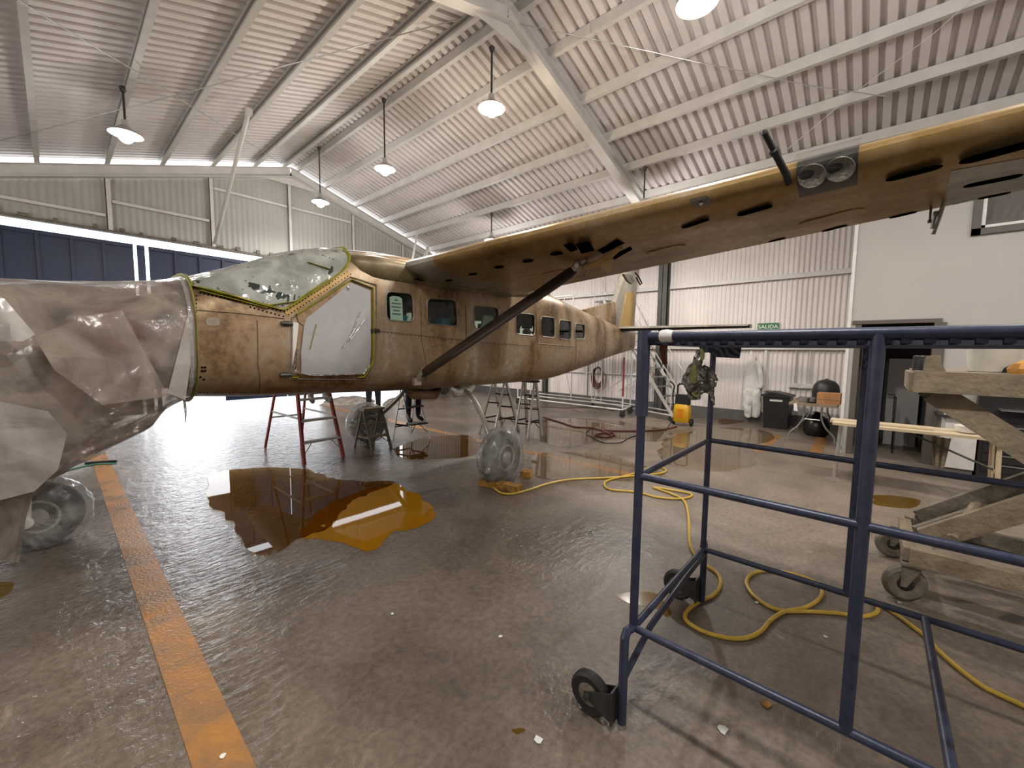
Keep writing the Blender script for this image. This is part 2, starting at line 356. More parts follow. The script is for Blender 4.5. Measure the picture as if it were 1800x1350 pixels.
def catmull(pts, k=6):
    pts = [Vector(p) for p in pts]; P = [pts[0]]+pts+[pts[-1]]; out = []
    for i in range(1, len(P)-2):
        a, b_, c, d = P[i-1], P[i], P[i+1], P[i+2]
        for j in range(k):
            t = j/k; out.append(.5*((2*b_)+(c-a)*t+(2*a-5*b_+4*c-d)*t*t+(3*b_-a-3*c+d)*t**3))
    out.append(pts[-1]); return out

def crinkle(mb, amp, freq, seed=0., dirf=None, ridged=True, keep=None):
    """push vertices by sharp-creased noise along the surface normal"""
    bm = bmesh.new(); vs = [bm.verts.new(p) for p in mb.v]
    for f in mb.f:
        try: bm.faces.new([vs[i] for i in f])
        except ValueError: pass
    bm.normal_update()
    for i, v_ in enumerate(vs):
        p = v_.co; q = p*freq+V(seed, seed*1.7, -seed)
        a_ = mnoise.noise(q); b2_ = mnoise.noise(q*2.3+V(9, 3, 5)); c_ = mnoise.noise(q*5.1+V(2, 7, 1))
        h = (1-2*abs(a_))*.6+(1-2*abs(b2_))*.3+.15*c_ if ridged else a_+.4*b2_
        k = keep(p) if keep else 1.
        mb.v[i] = Vector(p)+v_.normal*(amp*h*k)
    bm.free(); return mb


# ================================================================== THE HANGAR
XR, XL, YG, YB, RX, ZR, SL = 11.44, -5.0, 13.0, -7.0, 4.8, 7.0, .31
def roof_z(X): return ZR-SL*abs(X-RX)
fl = MB(); fl.b2((XL-.2, YB-.2, -.2), (XR+.2, YG+.35, 0)); struct('floor', fl, 'floor_concrete', 'stained wet concrete hangar floor')
ap = MB(); ap.b2((-45, YG+.35, -.2), (50, 80, -.02)); mat('apron', (.42, .41, .40), .7, noise=.15, scale=.5); struct('ground', ap, 'apron', 'pale concrete apron outside the hangar door')

def corrugated(mb, o, along, up, length, height, pitch, depth, nrm, prof=(.0, .28, .5, .78)):
    """trapezoid-ribbed sheet; ribs run along 'up'; height may be a function of distance"""
    o, along, up, nrm = Vector(o), Vector(along), Vector(up), Vector(nrm); st = []
    k = 0
    while k*pitch < length:
        for i, q in enumerate(prof):
            d = (k+q)*pitch
            if d > length: break
            st.append((d, depth if i in (1, 2) else 0.))
        k += 1
    st.append((length, 0.)); vs = []
    for d, h in st:
        b_ = o+along*d+nrm*h; hh = height(d) if callable(height) else (0, height)
        vs += [b_+up*hh[0], b_+up*hh[1]]
    mb.add(vs, [(2*i, 2*i+2, 2*i+3, 2*i+1) for i in range(len(st)-1)]); return mb

ceilings = []
for nm, s, xe in (('ceiling_left', -1, XL), ('ceiling_right', 1, XR+.25)):
    mb = MB(); run = abs(xe-RX); ln = sqrt(run*run+(run*SL)**2)
    upv = V(s*run, 0, -run*SL).normalized()
    corrugated(mb, (RX, YB-.2, ZR), (0, 1, 0), upv, YG+.22-YB, ln, .18, .075, (0, 0, 1), (.0, .06, .40, .46))
    ceilings.append(struct(nm, mb, 'roof_sheet', 'white ribbed sheet roof slope, ' + ('left of' if s < 0 else 'right of') + ' the ridge', fix=False))
def purlin_mb(X, s):
    z = roof_z(X)-.004; mb = MB()
    p = [(-.035, 0), (.045, 0), (.045, -.035), (.03, -.035), (.03, -.012), (-.022, -.012), (-.022, -.148), (.03, -.148), (.03, -.125), (.045, -.125), (.045, -.162), (-.035, -.162)]
    mb.prism([V(X+a*s, YB, z+b_) for a, b_ in p], (0, YG+.02-YB, 0)); return mb
for s, xs in ((-1, (4.62, 3.88, 2.94, 1.94, 1.0, -.02, -1.0, -2.0, -3.0, -4.0)), (1, (4.98, 5.76, 6.73, 7.70, 8.62, 9.6, 10.5))):
    for X in xs: part('purlin', purlin_mb(X, s), 'beam_paint', ceilings[0 if s < 0 else 1], ang=20)

def frame(Y, dep=.25, nm='roof_frame'):
    mb = MB()
    for s, xe in ((-1, XL), (1, XR-.12)):
        a = V(RX, Y, ZR-.17); b_ = V(xe, Y, roof_z(xe)-.17)
        for dz, wd, ht in ((-.006, .18, .014), (-dep/2, .012, dep), (-dep, .20, .016)):
            mb.beam(a+V(0, 0, dz), b_+V(0, 0, dz), wd, ht)
    mb.prism([V(RX-.75, Y-.012, ZR-.42-.23), V(RX+.75, Y-.012, ZR-.42-.23), V(RX, Y-.012, ZR-.44-.0)], (0, .024, 0))
    return mb
for i, Y in enumerate((4.45, -4.1, YG-.12)):
    struct('trim_%d' % (i+1), frame(Y), 'beam_paint', ['welded steel roof frame crossing the ceiling above the wing', 'steel roof frame behind the camera', 'steel frame along the top of the door gable'][i], ang=20)

# ---- side wall with plinth, columns, girts
mb = MB(); corrugated(mb, (XR, YB, .25), (0, 1, 0), (0, 0, 1), YG+.2-YB, lambda d: (0, roof_z(XR)-.25+.02), .1, .02, (1, 0, 0))
wall_r = struct('wall_right', mb, 'wall_sheet', 'white ribbed sheet side wall behind the tail', fix=False)
mb = MB(); mb.b2((XR-.03, .4, 0), (XR+.15, YG, .26)); part('plinth', mb, 'plinth_paint', wall_r)
for Y, wd, dp in ((4.5, .24, .26), (8.6, .16, .14), (12.75, .2, .2)):
    mb = MB(); mb.b2((XR-dp, Y-wd/2, 0), (XR-dp+.015, Y+wd/2, 4.9)); mb.b2((XR-dp, Y-.008, 0), (XR, Y+.008, 4.9)); mb.b2((XR-.02, Y-wd/2, 0), (XR-.005, Y+wd/2, 4.9))
    part('column', mb, 'column_paint', wall_r)
for z, hh in ((3.46, .09), (1.81, .06)):
    for y0, y1 in ((.45, 4.36), (4.64, 8.5), (8.7, 12.6)):
        mb = MB(); mb.b2((XR-.08, y0, z-hh/2), (XR-.004, y1, z+hh/2)); mb.b2((XR-.085, y0, z+hh/2-.012), (XR-.07, y1, z+hh/2+.012)); part('girt', mb, 'beam_paint', wall_r)
for y in (1.40, 1.13):
    mb = MB(); mb.tube([(XR-.03, y, 1.8), (XR-.03, y, 1.02)], .013); part('conduit', mb, 'white_metal', wall_r)
mb = MB(); mb.b2((XR-.07, 1.02, .9), (XR-.005, 1.5, 1.0)); mb.b2((XR-.08, 1.06, .915), (XR-.07, 1.22, .985)); mb.b2((XR-.08, 1.3, .915), (XR-.07, 1.46, .985)); part('socket_box', mb, 'white_metal', wall_r)
mb = MB(); mb.tube([(XR-.02, 5.0, 1.0), (XR-.02, 8.5, 1.0)], .018); part('conduit', mb, 'white_metal', wall_r)
for y in (2.0, 6.95):
    mb = MB(); mb.b2((XR-.05, y-.03, .26), (XR-.004, y+.03, 1.78)); part('wall_post', mb, 'beam_paint', wall_r)

# ---- gable wall above the big door, with posts and girts
def gtop(X): return roof_z(X)-.42
mb = MB()
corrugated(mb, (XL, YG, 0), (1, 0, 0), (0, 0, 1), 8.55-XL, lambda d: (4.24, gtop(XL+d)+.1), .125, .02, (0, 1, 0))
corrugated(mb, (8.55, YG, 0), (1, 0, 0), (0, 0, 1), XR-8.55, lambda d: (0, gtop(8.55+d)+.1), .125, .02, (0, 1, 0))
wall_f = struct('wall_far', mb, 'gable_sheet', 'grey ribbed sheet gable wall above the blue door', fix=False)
for X in (-2.8, -.92, .98, 2.88, 4.75, 6.66, 8.51):
    mb = MB(); z1 = gtop(X)-.02; mb.b2((X-.045, YG-.09, 4.26 if X < 8.5 else 0), (X-.03, YG-.01, z1)); mb.b2((X-.045, YG-.09, 4.26 if X < 8.5 else 0), (X+.045, YG-.075, z1)); part('post', mb, 'beam_paint', wall_f)
for x0, x1, z in ((-4.9, -2.86, 4.575), (-2.74, -.98, 4.575), (-.86, .92, 4.575), (1.04, 2.82, 4.905), (2.94, 4.69, 5.745), (4.81, 6.6, 5.745), (6.72, 8.45, 4.42)):
    mb = MB(); mb.b2((x0, YG-.07, z-.03), (x1, YG-.005, z+.03)); part('girt', mb, 'beam_paint', wall_f)
mb = MB(); mb.b2((XL, YG-.1, 4.22), (8.5, YG+.06, 4.27)); part('door_track', mb, 'dirty_steel', wall_f)
for i in range(26):
    X = -3.4+i*.45+random.uniform(-.1, .1); mb = MB(); mb.b2((X, YG-.13, 4.26), (X+random.uniform(.05, .16), YG-.07, 4.31+random.uniform(0, .05))); part('track_bracket', mb, 'dirty_steel', wall_f)
mb = MB(); mb.b2((8.48, YG-.02, 0), (XR, YG+.02, .26)); part('plinth', mb, 'plinth_paint', wall_f)

# ---- blue sliding door leaves, daylight in the gaps above, between and through the open wicket
DY = YG+.16; DT = 4.075
def leaf(n, x0, x1, label, hole=None, zb=.05):
    mb = MB()
    if hole is None: mb.b2((x0, DY, zb), (x1, DY+.05, DT))
    else:
        a, b_, h = hole; mb.b2((x0, DY, .05), (a, DY+.05, h)); mb.b2((b_, DY, zb), (x1, DY+.05, h)); mb.b2((x0, DY, h), (x1, DY+.05, DT))
    o = struct('door_%d' % n, mb, 'door_blue', label)
    k = int((x1-x0)/.58)
    for i in range(1, k+1):
        X = x0+(x1-x0)*i/(k+1); z0 = zb+.01 if X > 3 else .06
        if hole and hole[0]-.05 < X < hole[1]+.05: z0 = hole[2]+.02
        r = MB(); r.b2((X-.028, DY-.045, z0), (X+.028, DY-.001, DT-.02)); part('rib', r, 'door_blue', o)
    r = MB(); r.b2((x0+.02, DY-.03, DT-.09), (x1-.02, DY-.001, DT-.03)); part('top_rail', r, 'door_blue', o)
    return o
leaf(1, XL, -1.62, 'dark blue hangar door leaf at the far left end')
leaf(2, -1.60, 1.36, 'dark blue hangar door leaf left of the lit slits')
leaf(3, 1.425, 1.565, 'narrow blue door strip between the two lit slits')
leaf(4, 1.635, 4.6, 'dark blue hangar door leaf with the open wicket right of the slits', (1.72, 3.05, 2.35), .24)
leaf(5, 4.63, 8.45, 'dark blue hangar door leaf hidden behind the cabin', None, .24)

# ---- walls out of view that close the hall
mb = MB(); corrugated(mb, (XL, YB, 0), (0, 1, 0), (0, 0, 1), YG+.2-YB, roof_z(XL)+.02, .1, .02, (-1, 0, 0)); struct('wall_left', mb, 'wall_sheet', 'white ribbed side wall beyond the nose', fix=False)
mb = MB(); corrugated(mb, (XL, YB, 0), (1, 0, 0), (0, 0, 1), XR-XL, lambda d: (0, roof_z(XL+d)), .125, .02, (0, -1, 0)); struct('wall_back', mb, 'wall_sheet', 'white ribbed end wall behind the camera', fix=False)

# ---- office block at the right with its opening and upper window
OX = 8.95; ot = 4.75
mb = MB()
mb.b2((OX, .30, 0), (OX+.14, .40, ot)); mb.b2((OX, -.66, 2.24), (OX+.14, .30, ot)); mb.b2((OX, YB, 0), (OX+.14, -.66, 3.42)); mb.b2((OX, -.9, 3.42), (OX+.14, -.66, ot))
mb.b2((OX, YB, 4.25), (OX+.14, -2.6, ot)); mb.b2((OX, -2.6, 4.25), (OX+.14, -.9, ot)); mb.b2((OX, YB, 3.42), (OX+.14, -2.6, 4.25))
mb.b2((OX+.14, .30, 0), (XR-.09, .40, ot)); mb.b2((OX, YB, ot), (XR-.09, .4, ot+.1))
wall_o = struct('wall_office', mb, 'office_paint', 'smooth pale grey office wall beside the ribbed wall')
mb = MB(); mb.b2((OX-.03, .36, 0), (OX-.002, .405, ot)); part('corner_trim', mb, 'white_metal', wall_o)
mb = MB(); mb.b2((OX-.025, -.70, 2.19), (OX-.002, .34, 2.25)); part('lintel', mb, 'office_dark', wall_o)
mb = MB(); mb.b2((OX-.03, -.75, 0), (OX+.16, -.62, 2.19)); part('jamb', mb, 'office_dark', wall_o)
mb = MB(); mb.b2((OX-.01, .22, 0), (OX+.16, .30, 2.19)); part('jamb', mb, 'office_dark', wall_o)
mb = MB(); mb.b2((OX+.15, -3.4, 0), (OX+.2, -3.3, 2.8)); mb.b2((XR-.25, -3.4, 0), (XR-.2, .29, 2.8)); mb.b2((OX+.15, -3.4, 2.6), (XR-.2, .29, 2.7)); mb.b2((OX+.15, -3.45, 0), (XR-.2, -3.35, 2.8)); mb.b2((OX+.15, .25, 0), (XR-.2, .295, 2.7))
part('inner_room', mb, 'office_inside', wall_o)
mb = MB(); mb.b2((OX+.9, -.05, 0), (OX+.95, .25, 2.12)); d1 = struct('door_6', mb, 'office_dark', 'dark brown door leaf standing inside the office opening')
mb = MB(); mb.b2((OX+1.5, -.62, 0), (OX+1.54, -.18, 1.62)); mb2 = MB(); mb2.tube([(OX+1.5, -.22, .95), (OX+1.42, -.22, .95), (OX+1.42, -.30, .95)], .012)
d2 = struct('door_7', mb, 'office_paint', 'pale grey inner door with a lever handle in the office opening'); part('door_handle', mb2, 'dark_steel', d2)
mb = MB(); y0, y1, z0, z1 = -2.6, -.9, 3.42, 4.25
for a, b_ in (((y0, z0), (y1, z0+.09)), ((y0, z1-.09), (y1, z1)), ((y0, z0), (y0+.09, z1)), ((y1-.09, z0), (y1, z1))): mb.b2((OX-.04, a[0], a[1]), (OX+.1, b_[0], b_[1]))
wn = struct('window_1', mb, 'office_dark', 'dark framed office window high on the pale wall')
mb = MB()
for a, b_ in (((y0+.09, z0+.09), (y1-.09, z0+.13)), ((y0+.09, z1-.13), (y1-.09, z1-.09)), ((y1-.13, z0+.09), (y1-.09, z1-.09))): mb.b2((OX-.02, a[0], a[1]), (OX+.06, b_[0], b_[1]))
part('inner_frame', mb, 'white_metal', wn)
mb = MB(); mb.b2((OX+.02, y0+.1, z0+.1), (OX+.03, y1-.1, z1-.1)); part('pane', mb, 'lens_glass', wn)
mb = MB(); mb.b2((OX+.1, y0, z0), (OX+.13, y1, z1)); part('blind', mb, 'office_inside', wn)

# ---- painted lines
def fline(pts, label):
    mb = MB(); mb.prism([V(*p, .0005) for p in pts], (0, 0, .002)); solo('floor_line', mb, 'line_orange', label, 'floor line', 'painted lines on the floor')
fline([(.28, -6.2), (.455, -6.2), (.455, 10.5), (.28, 10.5)], 'worn orange line running up the floor beside the nose')
fline([(5.13, 2.45), (5.3, 2.45), (5.3, 12.4), (5.13, 12.4)], 'orange line on the floor behind the wrapped main wheel')
a, b_ = G(1332, 792), G(1362, 767); fline([(a.x-.1, a.y+.06), (b_.x+.1, b_.y+.07), (b_.x+.1, b_.y-.1), (a.x-.1, a.y-.1)], 'short orange line on the floor in front of the black bin')
a, b_ = G(1432, 800), G(1446, 768); fline([(a.x-.1, a.y+.09), (b_.x+.1, b_.y+.09), (b_.x+.1, b_.y-.09), (a.x-.1, a.y-.09)], 'short orange line on the floor under the folding table')

# ---- bracing rods and loose wires under the roof
def roofpt(x, y, drop=.25):
    for s in (-1, 1):
        d = ray(x, y); t = (ZR-drop+s*SL*RX-CH)/(d.z+s*SL*d.x); p = CAM+d*t
        if t > 0 and (p.x-RX)*s >= 0: return p
    return p
for pts, r, lab in ((((30, 0), (250, 132), (500, 291)), .008, 'thin grey brace cable running down to the gable peak'),
               (((-60, 262), (300, 170), (812, 32)), .008, 'thin grey brace cable rising across the left roof slope'),
               (((915, 42), (1140, 90), (1420, 150), (1560, 170)), .007, 'thin wire sagging across the right roof slope'),
               (((1800, -80), (1640, 60), (1500, 165), (1385, 262)), .005, 'pale wire running down towards the wing mast')):
    mb = MB(); mb.tube([roofpt(*p) for p in pts], r, 6); solo('brace_cable', mb, 'steel' if r > .005 else 'white_metal', lab, 'cable', 'cables under the roof')
a = roofpt(437, 197, .3); b_ = V(2.9, YG-.14, 4.36)
mb = MB(); mb.tube([a, b_], .04, 10); mb.box(a, (.1, .12, .1)); solo('brace_pole', mb, 'beam_paint', 'white tube leaning from a purlin down to the door track', 'pole')
for (x0, y0), (x1, y1) , lab in (((733, 412), (716, 470), 'thin white tube behind the cabin roof, upright one'), ((752, 437), (726, 472), 'thick white tube behind the cabin roof, slanting one')):
    mb = MB(); mb.tube([PY(x0, y0, 11), PY(x1, y1+40, 9)], .03 if x0 < 740 else .055, 8); solo('brace_pole', mb, 'beam_paint', lab, 'pole')

# ---- pendant lamps
def lamp(x, y, z, ztop, label, warm=False, big=1., spill=.42, group='pendant lamps under the roof'):
    t = thing('pendant_lamp', label, 'lamp', (x, y, z), group)
    mb = MB(); mb.tube([(x, y, ztop), (x, y, z+.16)], .016, 8); part('rod', mb, 'dark_steel', t)
    mb = MB(); mb.lathe([(.03, .0), (.05, .06), (.02, .09)], (x, y, ztop-.07), n=10); part('hook', mb, 'dark_steel', t)
    mb = MB(); mb.lathe([(.045, .2), (.05, .12), (.075, .10), (.21, .0), (.215, -.015), (.20, -.012), (.07, .085), (.04, .09)], (x, y, z+.02), n=24); part('lamp_shade', mb, 'shade', t, fix=True)
    mb = MB(); mb.lathe([(.03, .05), (.075, .0), (.095, -.05), (.085, -.10), (.04, -.14), (.005, -.15)], (x, y, z+.03), n=16); part('bulb', mb, 'bulb_warm' if warm else 'bulb', t)
    for kind, f_ in (('SPOT', 1.75), ('POINT', spill)):
        ld = bpy.data.lights.new('lamp_light', kind); ld.energy = LAMP_W*big*f_; ld.color = (1, .80, .58) if warm else (1, .95, .905); ld.shadow_soft_size = .1
        if kind == 'SPOT': ld.spot_size = radians(172); ld.spot_blend = .6
        lo = bpy.data.objects.new('lamp_light', ld); col.objects.link(lo); lo.parent = t; lo.location = (0, 0, -.2 if kind == 'SPOT' else -.3)
lamp(4.8, 11.0, 5.45, 6.82, 'white pendant lamp nearest the door gable on the ridge')
lamp(4.8, 7.9, 5.42, 6.82, 'white pendant lamp on the ridge, second from the gable')
lamp(4.8, 4.78, 5.48, 6.40, 'warm glowing pendant lamp hanging at the peak of the roof frame', True)
lamp(4.8, 1.68, 5.42, 6.82, 'big bright pendant lamp at the top edge above the wing')
lamp(.93, 8.98, 4.98, 5.69, 'white pendant lamp on a thick dark rod over the nose', spill=.12)
lamp(8.62, 8.55, 4.85, 5.62, 'small pendant lamp just above the wing root')
lamp(8.62, 3.95, 4.75, 5.62, 'pendant lamp behind the wing with only its rod showing')
OUT = {(4.8, -1.42): 'pendant lamp on the ridge just behind the camera', (4.8, -4.5): 'pendant lamp on the ridge nearest the rear wall', (1.02, .55): 'pendant lamp straight above the camera', (1.02, -4.1): 'pendant lamp behind the camera on the left slope',
       (-2.6, 9.85): 'pendant lamp at the far left beyond the nose near the door', (-2.6, 5.2): 'pendant lamp above the propeller', (-2.6, .55): 'pendant lamp left of the camera by the side wall'}
for p in ((4.8, -1.42), (4.8, -4.5), (1.02, .55), (1.02, -4.1), (-2.6, 9.85), (-2.6, 5.2)):
    zt = roof_z(p[0])-.18; lamp(p[0], p[1], zt-1.0, zt, OUT[p], group='pendant lamps out of view')

# ================================================================== THE AEROPLANE (nose towards -X, tail towards +X, centre line Y = CY)
CY = 5.0
ST = [(.76, 1.24, 2.30, .76, 3.4), (1.1, 1.215, 2.44, .80, 3.6), (1.45, 1.20, 2.60, .825, 3.8), (1.77, 1.19, 2.735, .83, 3.9), (2.14, 1.18, 2.81, .83, 4.0),
      (2.7, 1.16, 2.86, .83, 4.2), (3.5, 1.145, 2.87, .83, 4.3), (5.0, 1.14, 2.85, .83, 4.3), (6.1, 1.16, 2.72, .77, 4.2), (7.0, 1.265, 2.60, .63, 4.0),
      (7.9, 1.385, 2.50, .48, 3.8), (9.0, 1.555, 2.38, .30, 3.4), (9.7, 1.65, 2.32, .20, 3.2), (10.45, 1.75, 2.24, .11, 3.0)]
def lerp_st(X, S=None):
    S = S or ST
    if X <= S[0][0]: return S[0][1:]
    if X >= S[-1][0]: return S[-1][1:]
    for i in range(len(S)-1):
        if S[i][0] <= X <= S[i+1][0]:
            a, b_ = S[i], S[i+1]; t = (X-a[0])/(b_[0]-a[0])
            pa, pb = S[max(i-1, 0)], S[min(i+2, len(S)-1)]; out = []
            for k in range(1, 5):
                h = b_[0]-a[0]
                ma = (b_[k]-pa[k])/(b_[0]-pa[0])*h; mb_ = (pb[k]-a[k])/(pb[0]-a[0])*h
                out.append((2*t**3-3*t*t+1)*a[k]+(t**3-2*t*t+t)*ma+(-2*t**3+3*t*t)*b_[k]+(t**3-t*t)*mb_)
            return out
def sec(X, t, off=0., S=None):
    """point of the section at angle t (0 = near side, pi/2 = top, pi = far side)"""
    zb, zt, hw, n = lerp_st(X, S); zc, hh = (zb+zt)/2, (zt-zb)/2; hw += off; hh += off
    c, s_ = cos(t), sin(t)
    return V(X, CY-hw*math.copysign(abs(c)**(2/n), c), zc+hh*math.copysign(abs(s_)**(2/n), s_))
def side_y(X, z, off=0., S=None):
    """Y of the near skin at height z"""
    zb, zt, hw, n = lerp_st(X, S); zc, hh = (zb+zt)/2, (zt-zb)/2
    k = min(.9999, abs((z-zc)/(hh+off)))
    return CY-(hw+off)*(1-k**n)**(1/n)
def inside(p):
    zb, zt, hw, n = lerp_st(p.x); zc, hh = (zb+zt)/2, (zt-zb)/2
    return ST[0][0] <= p.x <= ST[-1][0] and (abs(p.y-CY)/hw)**n+(abs(p.z-zc)/hh)**n < 1
def FH(x, y):
    """where the view ray of a pixel meets the fuselage skin"""
    d = ray(x, y); t = 1.
    while t < 16 and not inside(CAM+d*t): t += .02
    if t >= 16: return None
    lo, hi = t-.02, t
    for _ in range(18):
        mdl = (lo+hi)/2
        if inside(CAM+d*mdl): hi = mdl
        else: lo = mdl
    return CAM+d*hi
def FXZ(pts): return [(p.x, p.z) for p in (FH(*q) for q in pts) if p]
def round_poly(poly, r, k=4):
    out = []; n = len(poly)
    for i in range(n):
        p0, p, p1 = Vector(poly[i-1]), Vector(poly[i]), Vector(poly[(i+1) % n])
        a, b_ = (p0-p), (p1-p); ra = min(r, a.length*.45); rb = min(r, b_.length*.45)
        A, B = p+a.normalized()*ra, p+b_.normalized()*rb
        for j in range(k+1):
            t = j/k; q = A*(1-t)**2+p*2*t*(1-t)+B*t*t; out.append((q.x, q.y))
    return out
def clip_cell(cell, poly):
    area = sum(poly[i-1][0]*poly[i][1]-poly[i][0]*poly[i-1][1] for i in range(len(poly)))
    P = poly if area > 0 else poly[::-1]; out = cell
    for i in range(len(P)):
        a, b_ = P[i-1], P[i]; inp = out; out = []
        if not inp: return []
        sd = lambda q: (b_[0]-a[0])*(q[1]-a[1])-(b_[1]-a[1])*(q[0]-a[0])
        for j in range(len(inp)):
            c, d = inp[j-1], inp[j]; sc_, sd_ = sd(c), sd(d)
            if sc_ >= 0 or sd_ >= 0:
                if (sc_ >= 0) != (sd_ >= 0):
                    t = sc_/(sc_-sd_); out.append((c[0]+(d[0]-c[0])*t, c[1]+(d[1]-c[1])*t))
            if sd_ >= 0: out.append(d)
    return out
def skin_patch(mb, poly, off=.003, step=.12, mi=0, far=False, lift=None):
    """convex XZ polygon laid on the fuselage side"""
    xs = [p[0] for p in poly]; zs = [p[1] for p in poly]; vmap = {}; vs = []; fs = []
    i0, i1 = int(min(xs)//step), int(max(xs)//step)+1; j0, j1 = int(min(zs)//step), int(max(zs)//step)+1
    for i in range(i0, i1):
        for j in range(j0, j1):
            c = clip_cell([(i*step, j*step), ((i+1)*step, j*step), ((i+1)*step, (j+1)*step), (i*step, (j+1)*step)], poly)
            f = []
            for q in c:
                k = (round(q[0], 5), round(q[1], 5))
                if k not in vmap:
                    o_ = off+(lift(*k) if lift else 0); y = side_y(k[0], k[1], o_); vmap[k] = len(vs); vs.append(V(k[0], 2*CY-y if far else y, k[1]))
                if vmap[k] not in f: f.append(vmap[k])
            if len(f) > 2: fs.append(tuple(f))
    mb.add(vs, fs, mi); return mb
def skin_line(pts, off=.004, sub=6, r=.006, n=6, closed=False, ell=None, mb=None):
    """thin tube that follows the skin through XZ points"""
    P = list(pts)+([pts[0]] if closed else []); out = []
    for a, b_ in zip(P[:-1], P[1:]):
        for k in range(sub):
            t = k/sub; x, z = a[0]+(b_[0]-a[0])*t, a[1]+(b_[1]-a[1])*t; out.append(V(x, side_y(x, z, off), z))
    x, z = P[-1]; out.append(V(x, side_y(x, z, off), z)); mb = mb or MB(); mb.tube(out, r, n, ell=ell); return mb

plane = thing('aeroplane', 'high-wing propeller aeroplane stripped to bare brown metal in the hangar', 'aeroplane', (3.7, CY, 0))

# ---- hollow fuselage with real window openings
def loft_ring(X, off, S=None, n=64): return [sec(X, 2*pi*k/n, off, S) for k in range(n)]
mb = MB(); xs = [.76+.0+i*(10.45-.76)/78 for i in range(79)]
mb.rings([loft_ring(X, 0) for X in xs])
inn = MB(); inn.rings([loft_ring(X, -.035)[::-1] for X in [.95+i*(9.0-.95)/50 for i in range(51)]])
fus_src = mesh_of(mb, 'fus_src'); inn_me = mesh_of(inn, 'inn')
bm = bmesh.new(); bm.from_mesh(fus_src); nf = len(bm.faces); bm.from_mesh(inn_me)
bm.faces.ensure_lookup_table()
for f in bm.faces[nf:]: f.material_index = 1
bmesh.ops.reverse_faces(bm, faces=bm.faces[nf:]); bm.to_mesh(fus_src); bm.free()
WPX = [[(678, 512), (725, 516), (727, 566), (679, 563)], [(750, 524), (801, 527), (804, 574), (750.5, 569)], [(833, 537), (876, 541), (876, 580), (833, 577)],
       [(906, 550), (939.5, 553), (939.5, 590), (906, 587)], [(950, 556), (974.5, 559), (975, 594), (950, 591)], [(982, 562), (1004, 565), (1004, 597.5), (982, 595)], [(1010, 568.5), (1028, 571), (1028, 596), (1010, 596)]]
WIN = [round_poly(FXZ(q), .075) for q in WPX]
cut = MB()
for wp_ in WIN:
    cut.prism([V(x, 3.9, z) for x, z in wp_], (0, .62, 0)); cut.prism([V(x, 2*CY-3.9, z) for x, z in wp_], (0, -.62, 0))
cut_me = mesh_of(cut, 'cut'); so = bpy.data.objects.new('tmp_a', fus_src); cu = bpy.data.objects.new('tmp_b', cut_me); col.objects.link(so); col.objects.link(cu)
md = so.modifiers.new('b', 'BOOLEAN'); md.operation = 'DIFFERENCE'; md.object = cu; md.solver = 'EXACT'
dg = bpy.context.evaluated_depsgraph_get(); fm = bpy.data.meshes.new_from_object(so.evaluated_get(dg)); bpy.data.objects.remove(so); bpy.data.objects.remove(cu)
fm.transform(Matrix.Translation(-Vector(plane.location))); fm.materials.clear(); fm.materials.append(MATS['skin_body']); fm.materials.append(MATS['primer_green'])
fm.polygons.foreach_set('use_smooth', [True]*len(fm.polygons)); fm.set_sharp_from_angle(angle=radians(40))
fus = bpy.data.objects.new('fuselage', fm); col.objects.link(fus); fus.parent = plane
for k, wp_ in enumerate(WIN):
    for far in (False, True):
        mb = MB(); skin_patch(mb, wp_, -.018, .12, far=far); o = part('window_pane', mb, 'cabin_glass', plane, fix=False)
        fr = MB(); pts = [V(x, side_y(x, z, .002), z) for x, z in wp_]
        if far: pts = [V(p.x, 2*CY-p.y, p.z) for p in pts]
        fr.tube(pts+[pts[0]], .012, 6, ell=(1, .6)); part('window_frame', fr, 'skin_grey', o)

# ---- cabin interior: floor, seats
mb = MB(); mb.b2((1.6, CY-.56, 1.34), (6.3, CY+.56, 1.365)); part('cabin_floor', mb, 'seat_grey', plane)
for X in (2.3, 3.3, 4.2):
    for y in (CY-.30, CY+.30):
        mb = MB(); mb.b2((X, y-.2, 1.37), (X+.42, y+.2, 1.62)); mb.box((X+.46, y, 1.86), (.1, .42, .52), Matrix.Rotation(.15, 3, 'Y')); mb.box((X+.53, y, 2.17), (.08, .26, .14)); part('cabin_seat', mb, 'seat_grey', plane)

# ---- cowling, spinner, propeller under the wrap
CS = [(-1.72, 1.52, 1.96, .24, 2.2), (-1.5, 1.42, 2.0, .34, 2.4), (-1.0, 1.30, 2.07, .50, 2.7), (0., 1.22, 2.14, .64, 2.9), (.4, 1.22, 2.2, .70, 3.0), (.755, 1.235, 2.29, .755, 3.0)]
mb = MB(); mb.rings([loft_ring(X, -.085, CS, 40) for X in [-1.72+i*2.475/16 for i in range(17)]]); part('engine_cowl', mb, 'engine_dark', plane)
mb = MB(); mb.b2((.22, CY-.70, 1.66), (.5, CY-.55, 1.98)); part('oil_cooler', mb, 'engine_red', plane)
mb = MB(); mb.lathe([(.22, 0), (.2, .12), (.13, .26), (.02, .36)], (-1.73, CY, 1.75), (-1, 0, 0), 20); part('spinner', mb, 'skin_grey', plane)
for k in range(3):
    a_ = pi/2+k*2*pi/3; mb = MB(); dr = V(0, cos(a_), sin(a_)); mb.tube([V(-1.86, CY, 1.75)+dr*r for r in (.1, .35, .8, 1.15, 1.28)], [.05, .09, .11, .09, .03], 10, ell=(1, .22), upv=(1, .4, .0)); part('propeller_blade', mb, 'dark_steel', plane)

